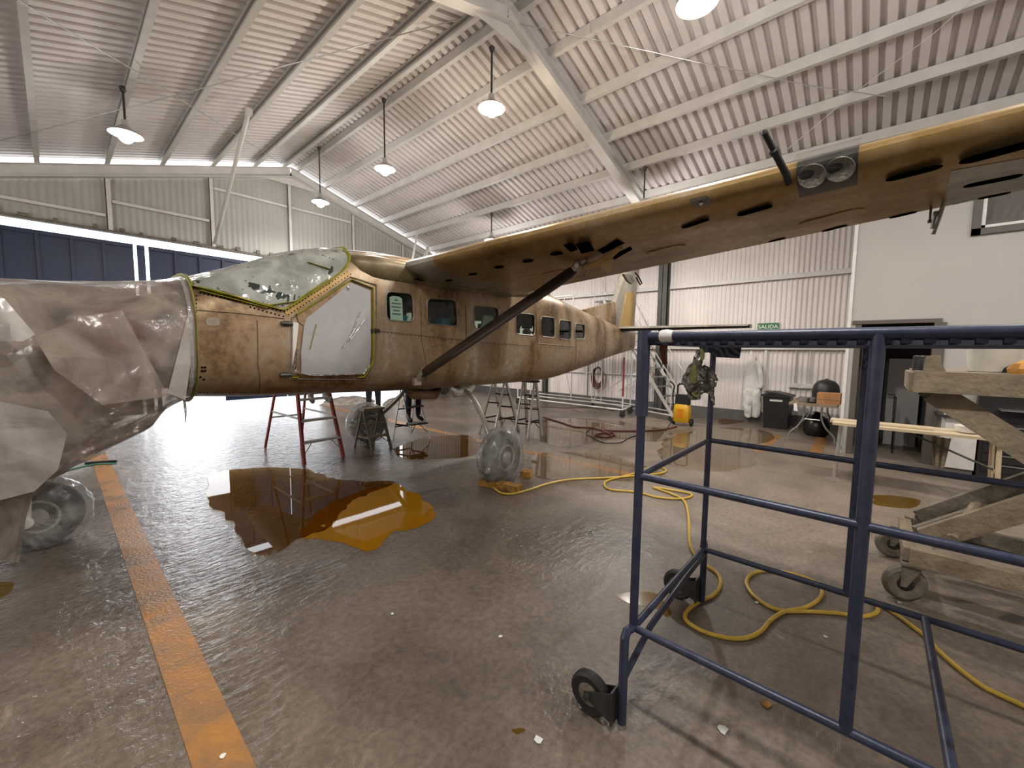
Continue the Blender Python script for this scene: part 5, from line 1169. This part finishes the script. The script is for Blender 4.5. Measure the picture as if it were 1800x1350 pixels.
for X, Y, s_ in ((CX0+.02, CYa-.02, 1), (CX1+.05, CYa+.02, 1), (CX0+.02, CYb+.1, -1), (CX1+.02, CYb+.1, -1)):
    mb = MB(); mb.b2((X-.06, Y-.06, .265), (X+.06, Y+.06, .28)); mb.prism([V(X-.045, Y-.05, .265), V(X-.045, Y+.05, .265), V(X-.045, Y+.05*s_, .11), V(X-.045, Y+.02*s_, .11)], (.005, 0, 0)); mb.prism([V(X+.04, Y-.05, .265), V(X+.04, Y+.05, .265), V(X+.04, Y+.05*s_, .11), V(X+.04, Y+.02*s_, .11)], (.005, 0, 0)); part('caster_bracket', mb, 'dirty_steel', sc_)
    mb = MB(); mb.lathe([(.05, -.02), (.1, -.03), (.12, -.018), (.124, 0), (.12, .018), (.1, .03), (.05, .02)], (X-.005, Y+.03*s_, .124), V(1, .35, 0), 26); w_ = part('caster_wheel', mb, 'dirty_steel', sc_); mb = MB(); mb.lathe([(.015, -.032), (.05, -.02), (.05, .02), (.015, .032)], (X-.005, Y+.03*s_, .124), V(1, .35, 0), 14); part('hub', mb, 'black_rubber', w_)
zt = 1.588
p = PX(1640, 652, CX0+.1); mb = MB(); mb.prism([V(CX0+.06, p.y+.045, zt), V(CX0+.06, p.y-.06, zt), V(CX0+.06, p.y-.035, zt+.06), V(CX0+.06, p.y-.028, zt+.11), V(CX0+.06, p.y+.04, zt+.105)], (.1, 0, 0)); crinkle(mb, .004, 25, 3.); solo('steel_bracket', mb, 'dirty_cream', 'dirty cream upright bracket block on the end of the scissor cart', 'bracket')
p = PX(1615, 655, CX0+.25); mb = MB(); mb.lathe([(.036, 0), (.036, .1), (.03, .105), (.03, .02), (.01, .02)], (p.x, p.y, zt), n=16); solo('tin_can', mb, 'dark_steel', 'dark open tin can at the left end of the scissor cart', 'can')
p = PX(1742, 652, CX0+.35); bk = thing('bucket', 'dirty white plastic bucket standing on the scissor cart', 'bucket', (p.x, p.y, zt)); mb = MB(); mb.lathe([(.10, 0), (.108, .005), (.125, .17), (.13, .17), (.13, .19), (.122, .19), (.105, .02), (.02, .015)], (p.x, p.y, zt), n=28); part('pail', mb, 'bucket', bk); mb = MB(); mb.tube([V(p.x+.13*cos(t), p.y+.13*sin(t), zt+.17-.02*sin(2*t)) for t in [pi*k/10 for k in range(11)]], .004, 6); part('handle', mb, 'steel', bk)
p = PX(1786, 652, CX0+.3); mb = MB(); mb.lathe([(.08, 0), (.075, .03), (.04, .05), (.01, .055)], (p.x, p.y, zt), n=16); crinkle(mb, .02, 12, 2.); [setattr(q_, 'z', max(q_.z, zt+.001)) for q_ in mb.v]; solo('black_rag', mb, 'black', 'crumpled black rag beside the bucket on the scissor cart', 'rag')
p = PX(1797, 655, CX0+.12); mb = MB(); mb.lathe([(.05, 0), (.075, .008), (.08, .03), (.07, .05), (.04, .065), (.01, .07)], (p.x, p.y-.03, zt), n=40); crinkle(mb, .022, 16, 5.); crinkle(mb, .008, 40, 2.); [setattr(q_, 'z', max(q_.z, zt+.001)) for q_ in mb.v]; mat('rag_orange', (.50, .24, .05), .8); solo('orange_rag', mb, 'rag_orange', 'crumpled orange rag at the right edge of the scissor cart', 'rag')

# ================================================================== BENCHES AND CLUTTER BY THE OFFICE
tb = thing('plank_table', 'pale wooden plank bench on thin legs before the office', 'table', (6.95, -.4, 0))
for i, (x0, x1, z0, y0, y1) in enumerate(((6.72, 6.94, .775, .38, -1.13), (6.95, 7.2, .778, .42, -1.10))): mb = MB(); mb.b2((x0, y0, z0), (x1, y1, z0+.03)); crinkle(mb, .003, 9, i*2.); part('plank', mb, 'wood_pale', tb)
mb = MB(); mb.b2((6.85, .0, .81), (7.05, -.55, .83)); part('loose_board', mb, 'wood_pale', tb)
for Y in (.30, -1.05):
    for X, m_ in ((6.78, 'wood_pale'), (7.14, 'wood_pale')): mb = MB(); mb.tube([(X, Y, .775), (X+.02, Y+(.03 if Y > 0 else -.03), 0)], .016 if Y > 0 else .022, 8); part('leg', mb, m_ if Y < 0 else 'alu', tb)
    mb = MB(); mb.tube([(6.79, Y, .42), (7.15, Y, .42)], .014, 6); part('leg_brace', mb, 'wood_pale' if Y < 0 else 'alu', tb)
mb = MB(); mb.tube([(6.8, -1.03, .45), (6.8, -.35, .76)], .012, 6); part('diagonal_brace', mb, 'dark_steel', tb)
c = G(1722, 757, .815); mb = MB(); mb.lathe([(.07, 0), (.09, .02), (.1, .07), (.04, .09), (.01, .09)], (6.95, -.83, .812), n=18); crinkle(mb, .02, 10, 4.); [setattr(q_, 'z', max(q_.z, .811)) for q_ in mb.v]; solo('white_rag', mb, 'coverall', 'crumpled white rag on the plank bench', 'rag')
mb = MB(); p0 = V(6.83, -.62, .74); R = [[p0+V(.02*sin(j*2.), -.16*(j/7-.5)*(1-.4*i/5), -i*.07-(.03*sin(j*3.1) if i == 5 else 0)) for j in range(8)] for i in range(6)]; mb.rings(R, closed=False, caps=False); solo('hanging_rag', mb, 'dirty_cream', 'ragged beige cloth hanging below the plank bench', 'rag')

ft = thing('folding_table', 'grey topped folding table with bent tube legs by the wall', 'table', (10.0, .85, 0))
mb = MB(); mb.b2((9.36, .48, .715), (10.9, 1.21, .755)); part('table_top', mb, 'dirty_cream', ft)
for X in (9.5, 10.75):
    for s_, Y in ((1, 1.06), (-1, .62)):
        mb = MB(); mb.tube(catmull([(X, Y-.08*s_, .71), (X, Y-.08*s_, .48), (X, Y, .30), (X, Y+.12*s_, .16), (X, Y+.14*s_, 0)], 4), .015, 8); part('leg', mb, 'steel', ft)
    mb = MB(); mb.tube([(X, .72, .45), (X, .96, .45)], .012, 6); part('leg_brace', mb, 'steel', ft)
cbx = thing('cardboard_box', 'brown cardboard box on the folding table', 'box', (9.75, .62, .755)); mb = MB(); mb.b2((9.55, .45, .755), (9.95, .80, .955)); part('carton', mb, 'cardboard', cbx); mb = MB(); mb.b2((9.545, .445, .84), (9.55, .805, .85)); mb.b2((9.6, .62, .955), (9.9, .64, .958)); part('tape', mb, 'dirty_cream', cbx)
mb = MB(); mb.lathe([(.22, 0), (.225, .2), (.205, .31), (.15, .385), (.07, .42), (.005, .428)], (10.25, .72, .756), n=28); mb.box((10.25, .72, 1.188), (.05, .05, .02)); solo('black_dome', mb, 'bin_black', 'black round dome-shaped cover standing behind the cardboard box', 'cover')
mb = MB(); mb.lathe([(.07, 0), (.075, .01), (.075, .1), (.078, .1), (.07, .1), (.066, .02), (.01, .02)], (9.6, 1.0, .756), n=20); mb.beam((9.6, .93, .84), (9.6, .83, .86), .015, .012); solo('steel_pot', mb, 'steel', 'small steel pot on the folding table', 'pot')
mb = MB(); mb.lathe([(.075, 0), (.085, .03), (.06, .08), (.02, .09)], (9.62, .86, .756), n=14); crinkle(mb, .012, 20, 3.); [setattr(q_, 'z', max(q_.z, .757)) for q_ in mb.v]; solo('black_pouch', mb, 'bin_black', 'small black pouch beside the steel pot', 'pouch')
R = [[V(9.345-.006*i, 1.12+.04*sin(j*1.3)-.03*j*(1+.1*i), .752-.035*i-.01*sin(j*2.+i)) for j in range(3)] for i in range(5)]; mb = MB(); mb.rings(R, closed=False, caps=False); solo('white_cloth', mb, 'coverall', 'white cloth hanging off the corner of the folding table', 'cloth')
mb = MB(); mb.lathe([(.16, 0), (.2, .08), (.21, .22), (.15, .36), (.06, .44), (.03, .48)], (10.45, .85, .0), n=26); crinkle(mb, .03, 7, 3.); [setattr(q_, 'z', max(q_.z, .002)) for q_ in mb.v]; mat('bag_black', (.01, .01, .011), .3); solo('rubbish_bag', mb, 'bag_black', 'black rubbish bag under the folding table', 'bag')
bn = thing('rubbish_bin', 'black square rubbish bin with lid beside the folding table', 'bin', (10.95, 1.62, 0))
mb = MB(); mb.box((10.95, 1.62, .36), (.44, .44, .72), None, taper=1.18); part('body', mb, 'bin_black', bn); mb = MB(); mb.b2((10.66, 1.33, .72), (11.24, 1.91, .76)); mb.prism([V(10.68, 1.35, .76), V(11.22, 1.35, .76), V(11.22, 1.62, .82), V(10.68, 1.62, .82)], (0, .26, 0)); part('lid', mb, 'bin_black', bn); mb = MB(); mb.b2((10.675, 1.5, .62), (10.69, 1.74, .66)); part('label', mb, 'paper', bn)

# white coverall on the wall
cv = thing('coverall', 'white paper coverall hanging on the ribbed wall', 'coverall', (11.3, 2.22, .1))
mb = MB()
def cv_ring(z, y, w_, d_): return [V(11.32+d_*cos(2*pi*k/20)*.5, y+w_*sin(2*pi*k/20), z) for k in range(20)]
mb.rings([cv_ring(*q_) for q_ in ((1.82, 2.30, .015, .03), (1.72, 2.29, .05, .08), (1.58, 2.28, .085, .12), (1.4, 2.26, .13, .15), (1.15, 2.25, .17, .16), (.9, 2.23, .2, .17), (.7, 2.22, .2, .16))]); crinkle(mb, .05, 4, 2.); crinkle(mb, .02, 9, 4.); part('body', mb, 'coverall', cv)
for s_ in (-1, 1):
    mb = MB(); mb.tube(catmull([(11.31, 2.22+.08*s_, .8), (11.3, 2.215+.09*s_, .5), (11.31, 2.2+.09*s_, .28), (11.28, 2.2+.08*s_, .1)], 4), [.12, .125, .125, .12, .12, .12, .12, .12, .12, .12, .11, .1, .07], 16, ell=(1, .7)); crinkle(mb, .045, 5, 3+s_); crinkle(mb, .015, 12, 1.); part('trouser_leg', mb, 'coverall', cv)
mb = MB(); mb.tube(catmull([(11.31, 2.16, 1.5), (11.28, 2.08, 1.25), (11.3, 2.04, .98), (11.3, 2.06, .85)], 4), [.05, .06, .06, .065, .065, .065, .065, .06, .06, .06, .06, .05, .04], 12, ell=(1, .6)); crinkle(mb, .02, 7, 6.); part('sleeve', mb, 'coverall', cv)

# exit sign
sg = thing('exit_sign', 'small green SALIDA exit sign high on the ribbed wall', 'sign', (XR-.03, 1.99, 2.23))
mb = MB(); mb.b2((XR-.03, 1.77, 2.235), (XR-.002, 2.21, 2.41)); part('plate', mb, 'sign_green', sg)
fc = bpy.data.curves.new('txt', 'FONT'); fc.body = 'SALIDA'; fc.size = .125; fc.align_x = 'CENTER'; fc.align_y = 'CENTER'; fc.extrude = .002; fo = bpy.data.objects.new('tmp_t', fc); col.objects.link(fo)
tm = bpy.data.meshes.new_from_object(fo.evaluated_get(bpy.context.evaluated_depsgraph_get())); bpy.data.objects.remove(fo)
tm.transform(Matrix(((0, 0, -1, 0), (-1, 0, 0, 0), (0, 1, 0, 0), (0, 0, 0, 1)))); tm.transform(Matrix.Translation((-.004, 0, .09))); tm.materials.clear(); tm.materials.append(MATS['sign_white'])
to = bpy.data.objects.new('lettering', tm); col.objects.link(to); to.parent = sg

# hose coil on the wall
hc_ = thing('hose_coil', 'red air hose coil hanging on the ribbed wall', 'hose', (11.35, 6.5, .55))
for k in range(5):
    a_, b_ = .15+.014*k, .25+.02*k; mb = MB(); mb.tube([(11.36-.018*k, 6.5+a_*sin(2*pi*j/28), .93-.02*k+b_*cos(2*pi*j/28)) for j in range(29)], .017, 6); part('loop', mb, 'hose_red', hc_)
mb = MB(); mb.tube([(11.42, 6.5, 1.2), (11.28, 6.5, 1.2), (11.28, 6.5, 1.23)], .012, 6); part('hook', mb, 'dark_steel', hc_)

# pressure washer
wp0 = G(1198, 748); pw = thing('pressure_washer', 'yellow and black pressure washer on the floor by the rolling stairs', 'pressure washer', (wp0.x, wp0.y, 0)); x, y = wp0.x, wp0.y
mb = MB(); mb.rings([[V(x+sx*.13*k, y+sy*.17*k, z) for sx, sy in ((-1, -.7), (-.7, -1), (.7, -1), (1, -.7), (1, .7), (.7, 1), (-.7, 1), (-1, .7))] for z, k in ((.08, .85), (.12, 1), (.35, 1), (.46, .92), (.50, .75))]); part('body', mb, 'washer_yellow', pw)
mb = MB(); mb.rings([[V(x+.02+sx*.09*k, y+sy*.15*k, z) for sx, sy in ((-1, -1), (1, -1), (1, 1), (-1, 1))] for z, k in ((.49, 1), (.72, .95))]); part('motor_hood', mb, 'black', pw)
mb = MB(); mb.tube([(x+.05, y-.14, .5), (x+.05, y-.14, .92), (x+.05, y-.1, .96), (x+.05, y+.1, .96), (x+.05, y+.14, .92), (x+.05, y+.14, .5)], .022, 8); part('handle', mb, 'black', pw)
mb = MB(); mb.tube(catmull([(x-.02, y+.19, .3), (x-.02, y+.22, .7), (x-.02, y+.2, .92), (x-.06, y+.3, 1.02)], 4), .018, 8); part('spray_gun', mb, 'black', pw)
mb = MB(); mb.b2((x-.135, y-.07, .2), (x-.13, y+.07, .4)); mat('decal_orange', (.65, .22, .01), .4); part('badge', mb, 'decal_orange', pw)
for s_ in (-1, 1): mb = MB(); mb.lathe([(.03, -.02), (.08, -.025), (.09, 0), (.08, .025), (.03, .02)], (x+.05, y+s_*.2, .09), (0, 1, 0), 16); part('wheel', mb, 'black_rubber', pw)

# rolling stairs
rs = thing('rolling_stairs', 'white steel rolling stairs with many treads behind the tail', 'stairs', (10.5, 4.9, 0)); DU, DW = V(.37, .93, 0), V(.93, -.37, 0); O_ = V(9.98, 3.62, 0); RUN, RISE, WS, NT = 2.75, 3.2, .56, 13
def sp(u, w_, z): return O_+DU*u+DW*w_+V(0, 0, z)
for w_ in (0, WS):
    mb = MB(); mb.beam(sp(0, w_, .12), sp(RUN, w_, RISE), .035, .07); part('stringer', mb, 'white_metal', rs)
    mb = MB(); mb.tube([sp(.1, w_, .25), sp(.06, w_, 1.0), sp(RUN, w_, RISE+.9), sp(RUN+.45, w_, RISE+.9), sp(RUN+.45, w_, .2)], .016, 8); part('handrail', mb, 'white_metal', rs)
    for t_ in (.33, .66): mb = MB(); p = sp(RUN*t_, w_, .12+(RISE-.12)*t_); mb.tube([p, p+V(0, 0, .85)], .012, 6); part('baluster', mb, 'white_metal', rs)
    mb = MB(); mb.tube([sp(0, w_, .14), sp(RUN+.45, w_, .14)], .02, 8); part('base_rail', mb, 'white_metal', rs); mb = MB(); mb.tube([sp(RUN, w_, RISE), sp(RUN, w_, .14)], .018, 8); part('support_post', mb, 'white_metal', rs); mb = MB(); mb.tube([sp(RUN+.4, w_, .2), sp(1.1, w_, 1.3)], .014, 6); part('diagonal_brace', mb, 'white_metal', rs)
    for u in (.08, RUN+.4): mb = MB(); mb.lathe([(.02, -.02), (.055, -.02), (.06, 0), (.055, .02), (.02, .02)], sp(u, w_, .06), DW, 14); part('caster_wheel', mb, 'black_rubber', rs)
for k in range(1, NT+1):
    t_ = k/(NT+.3); a_ = sp(RUN*t_, .03, .12+(RISE-.12)*t_); mb = MB(); mb.beam(a_, a_+DW*(WS-.06), .19, .025); part('tread', mb, 'steel', rs)
mb = MB(); mb.beam(sp(RUN+.22, 0, RISE), sp(RUN+.22, WS, RISE), .45, .04); part('top_deck', mb, 'steel', rs)

# white tube work stand under the tail
gs = thing('tube_stand', 'white tube work stand on casters under the tail', 'stand', (10.1, 6.6, 0)); P_ = [V(9.62, 4.78, 0), V(10.42, 4.95, 0), V(10.46, 8.5, 0), V(9.7, 8.4, 0)]
def gt(nm, pts, r=.022, m_='white_metal'): mb = MB(); mb.tube(pts, r, 8); part(nm, mb, m_, gs)
for a_, b_ in zip(P_, P_[1:]+P_[:1]): gt('base_tube', [a_+V(0, 0, .2), b_+V(0, 0, .2)])
gt('base_tube', [V(10.4, 5.2, .3), V(10.44, 8.3, .3)], .015)
for p, hz in zip(P_, (1.62, 1.55, 3.35, 3.35)):
    gt('upright', [p+V(0, 0, .15), p+V(0, 0, hz)], .02, 'white_metal'); mb = MB(); mb.box(p+V(0, 0, .17), (.1, .1, .05)); mb.b2(p+V(-.03, -.05, .08), p+V(.03, .05, .16)); part('caster_bracket', mb, 'dark_steel', gs)
    mb = MB(); mb.lathe([(.02, -.02), (.065, -.022), (.075, 0), (.065, .022), (.02, .02)], p+V(0, 0, .075), V(1, .4, 0), 14); part('caster_wheel', mb, 'black_rubber', gs)
mb = MB(); mb.tube([P_[0]+V(0, 0, .55), P_[0]+V(0, 0, 1.55)], .023, 8); part('red_band', mb, 'red_paint', gs)
gt('upright', [V(10.46, 6.9, .2), V(10.46, 6.9, 3.35)], .018); gt('diagonal_brace', [V(10.46, 6.9, .25), V(10.46, 7.7, 3.3)], .012); gt('diagonal_brace', [V(10.46, 8.4, .25), V(10.46, 7.2, 3.3)], .012); gt('top_tube', [V(10.46, 6.9, 3.35), V(10.46, 8.5, 3.35)]); gt('top_tube', [V(9.7, 8.4, 3.35), V(10.46, 8.5, 3.35)])

# tool chest, white cabinet and things on it, chair inside the office
tc_ = thing('tool_chest', 'black steel tool chest with drawers against the office wall', 'tool chest', (8.6, -1.75, 0))
mb = MB(); mb.b2((8.42, -2.6, .0), (8.9, -1.12, .78)); mb.b2((8.75, -2.6, .78), (8.9, -1.12, 1.42)); mb.b2((8.42, -2.6, 1.36), (8.9, -1.12, 1.42)); part('body', mb, 'bin_black', tc_)
for k in range(5): mb = MB(); mb.b2((8.405, -2.55, .12+k*.13), (8.42, -1.16, .235+k*.13)); o = part('drawer', mb, 'bin_black', tc_); mb = MB(); mb.b2((8.39, -2.4, .215+k*.13), (8.405, -1.3, .228+k*.13)); part('handle', mb, 'steel', o)
mb = MB(); mb.b2((8.5, -2.3, .95), (8.75, -1.3, .96)); part('shelf', mb, 'steel', tc_)
wcab = thing('white_cabinet', 'white side cabinet with dark foot beside the tool chest', 'cabinet', (8.65, -.95, 0)); mb = MB(); mb.b2((8.42, -1.10, .1), (8.9, -.79, .82)); part('body', mb, 'white_metal', wcab); mb = MB(); mb.b2((8.44, -1.09, 0), (8.9, -.80, .1)); part('plinth', mb, 'plinth_paint', wcab); mb = MB(); mb.b2((8.36, -1.11, .82), (8.9, -.70, .85)); part('top_tray', mb, 'bin_black', wcab)
bo_ = thing('flask', 'steel drinking flask with black cap on the white cabinet', 'flask', (8.45, -.80, .85)); mb = MB(); mb.lathe([(.033, 0), (.035, .01), (.035, .16), (.024, .19)], (8.45, -.80, .85), n=16); part('bottle', mb, 'white_metal', bo_); mb = MB(); mb.lathe([(.027, 0), (.027, .045), (.015, .06)], (8.45, -.80, 1.04), n=12); part('cap', mb, 'black', bo_)
mb = MB(); mb.lathe([(.09, 0), (.11, .03), (.09, .09), (.03, .12)], (8.48, -.95, .85), n=20); crinkle(mb, .02, 10, 5.); [setattr(q_, 'z', max(q_.z, .851)) for q_ in mb.v]; solo('white_rag', mb, 'coverall', 'crumpled white and black rag beside the steel flask', 'rag')
ch = thing('chair', 'dark chair standing inside the office opening', 'chair', (9.75, -.45, 0))
mb = MB(); mb.b2((9.55, -.68, .43), (9.95, -.28, .47)); part('seat', mb, 'bin_black', ch); mb = MB(); mb.b2((9.55, -.30, .6), (9.95, -.27, .95)); part('backrest', mb, 'bin_black', ch)
for X in (9.57, 9.93):
    for Y in (-.66, -.30): mb = MB(); mb.tube([(X, Y, .43), (X, Y, 0)], .014, 6); part('leg', mb, 'black', ch)
    mb = MB(); mb.tube([(X, -.285, .45), (X, -.285, .95)], .012, 6); part('back_post', mb, 'black', ch)

# ================================================================== HOSES ON THE FLOOR
def hose(name, pxs, r, m_, label, k=6, cat='hose', z=None):
    mb = MB(); pts = catmull([G(x, y, r+.002) for x, y in pxs], k); mb.tube(pts, r, 8); return solo(name, mb, m_, label, cat, 'hoses and cables on the floor')
def s1(a_): return [(1000+x/1.687, 550+y/1.687) for x, y in a_]
def s7(a_): return [(1470+x/3.857, 1000+y/3.857) for x, y in a_]
hose('air_hose', [(868, 857), (880, 866), (900, 868), (930, 861), (960, 851), (1000, 843), (1060, 840)]+s1([(160, 486), (230, 480), (275, 475), (288, 466), (270, 458), (235, 459), (215, 470), (160, 485), (115, 497), (105, 510), (125, 524), (200, 531), (260, 546), (320, 551), (358, 546), (360, 536), (310, 526), (250, 517), (300, 535), (340, 556), (354, 600), (360, 690), (395, 738), (438, 770), (450, 802), (430, 835), (380, 860), (347, 890), (352, 916), (400, 945), (470, 964), (525, 964), (568, 945), (600, 910), (640, 886), (700, 874), (740, 850), (750, 822), (720, 792), (650, 771), (580, 765), (540, 776), (526, 800), (545, 835), (590, 868), (640, 884), (720, 886), (800, 891), (870, 900), (913, 887), (908, 862)])+s7([(130, 155), (200, 192), (330, 260), (430, 325), (530, 400), (610, 460), (700, 560), (800, 650), (900, 730), (1000, 800), (1100, 850), (1273, 930), (1420, 1000), (1650, 1060), (1900, 1020)]), .0125, 'hose_yellow', 'yellow air hose looping across the floor through the blue platform')
hose('pressure_hose', [(955, 733), (985, 742), (1010, 750), (1040, 752), (1062, 758), (1080, 766), (1075, 760), (1055, 762), (1045, 765), (1060, 768), (1076, 766), (1060, 757), (1085, 757), (1130, 757), (1165, 755), (1190, 750)], .016, 'hose_red', 'red pressure hose lying on the wet floor beside the yellow washer')
hose('power_cable', [(1040, 752), (1030, 762), (1045, 770), (1060, 778), (1090, 778), (1105, 770), (1120, 765)], .009, 'black', 'thin dark cable lying beside the red pressure hose', cat='cable')
hose('power_cable', [(900, 718), (940, 716), (960, 715), (1000, 717), (1040, 716), (1080, 722)], .009, 'hose_red', 'thin red cable running across the floor behind the tail ladders', cat='cable')
hose('water_hose', [(20, 870), (60, 848), (100, 832), (130, 824), (170, 816), (204, 815)], .012, 'hose_green', 'green hose lying under the plastic sheet by the orange line')
hose('power_cable', [(1170, 757), (1176, 748), (1183, 735), (1185, 724)], .008, 'black', 'thin dark cable going from the red hose to the stairs', cat='cable')
mb = MB(); pp = [G(150, 817), G(205, 813)]; mb.beam(pp[0]+V(0, 0, .02), pp[1]+V(0, 0, .02), .03, .035); solo('floor_squeegee', mb, 'black', 'black rubber squeegee bar on the floor at the end of the green hose', 'squeegee')

# ================================================================== PUDDLES AND LITTER
def puddle(pxs, m_, label, seed=1., wob=.05, h=.0016):
    base_ = [G(x, y) for x, y in pxs]; pts = catmull(base_+base_[:1], 8)[:-1]; c = sum(pts, V(0, 0, 0))/len(pts); out = []
    for p in pts:
        n_ = mnoise.noise(V(p.x*4, p.y*4, seed))+.5*mnoise.noise(V(p.x*11, p.y*11, seed)); out.append(V(p.x, p.y, .0032)+(p-c).normalized()*wob*n_)
    for o_ in out: o_.z = .0032
    if sum(out[i-1].x*out[i].y-out[i].x*out[i-1].y for i in range(len(out))) < 0: out = out[::-1]
    mb = MB(); mb.add(out, [tuple(range(len(out)))]); me_o = solo('puddle', mb, m_, label, 'puddle', 'puddles on the floor'); me_o['kind'] = 'stuff'; return me_o
puddle([(368, 830), (410, 826), (470, 822), (540, 826), (600, 846), (690, 846), (650, 870), (620, 880), (580, 925), (520, 950), (470, 976), (436, 964), (402, 912), (368, 882)], 'puddle_brown', 'dark brown puddle reflecting the red ladder', 1., .08)
puddle([(575, 885), (640, 862), (690, 850), (745, 878), (768, 902), (735, 928), (690, 938), (655, 964), (600, 953), (530, 946), (545, 915)], 'puddle_amber', 'amber puddle below the cockpit door', 2., .08)
puddle([(935, 797), (1040, 795), (1122, 815), (1180, 842), (1120, 846), (1010, 842), (940, 838)], 'puddle_clear', 'clear puddle on the floor right of the wrapped wheel', 2.)
puddle([(948, 738), (1010, 735), (1100, 742), (1180, 760), (1160, 776), (1080, 772), (1000, 785), (950, 775), (930, 752)], 'puddle_clear', 'shallow puddle round the red hose', 3., .1)
puddle([(1170, 770), (1250, 752), (1340, 756), (1360, 772), (1310, 790), (1330, 815), (1240, 830), (1160, 808)], 'puddle_clear', 'puddle reflecting the ribbed wall behind the blue platform', 4., .1)
puddle([(690, 790), (742, 770), (810, 765), (838, 775), (830, 800), (770, 806), (710, 806)], 'puddle_brown', 'brown puddle on the floor left of the wrapped wheel', 5.)
puddle([(1080, 1047), (1110, 1040), (1150, 1042), (1165, 1055), (1180, 1075), (1172, 1085), (1150, 1068), (1110, 1062)], 'puddle_yellow', 'small yellow stain puddle beside the blue post', 6., .02)
puddle([(1262, 738), (1300, 733), (1310, 741), (1270, 746)], 'puddle_yellow', 'olive stain on the floor by the wall plinth', 7., .05)
puddle([(1535, 870), (1580, 872), (1620, 880), (1600, 892), (1540, 886)], 'puddle_yellow', 'yellowish stain on the floor beside the scissor cart', 8., .05)
puddle([(-30, 1035), (0, 1025), (22, 1026), (15, 1045), (-20, 1058)], 'puddle_yellow', 'orange stain on the floor at the left edge', 9., .02)
puddle([(895, 1283), (915, 1278), (925, 1285), (908, 1293)], 'puddle_yellow', 'tiny orange stain on the floor at the bottom', 10., .01)
rnd = random.Random(3); base_me = None
for i, (x, y) in enumerate(((945, 1302), (1272, 1285), (1348, 1240), (392, 1330), (1090, 1205), (1450, 1120), (1580, 1060), (880, 1120), (1330, 1060), (690, 1080))):
    p = G(x, y); k = .5 if i > 2 else 1.; mb = MB(); mb.prism([V(p.x+(.012+.02*rnd.random())*k*cos(t), p.y+(.012+.02*rnd.random())*k*sin(t), .0045) for t in [2*pi*j/7 for j in range(7)]], (0, 0, .002)); solo('paint_flake', mb, 'paper' if i != 2 else 'wood_ochre', ['white paint scrap on the floor at the bottom middle', 'pale plastic scrap on the floor under the blue platform', 'yellowish scrap on the floor under the blue platform', 'white scrap on the orange line', 'tiny white flake beside the caster bracket', 'tiny white flake between the yellow hose loops', 'tiny white flake beside the scissor cart', 'tiny white flake on the bare floor, middle', 'tiny white flake inside the hose loop', 'tiny white flake below the amber puddle'][i], 'scrap', 'scraps on the floor')
for o in list(bpy.data.objects):
    if '_o' in o: del o['_o']
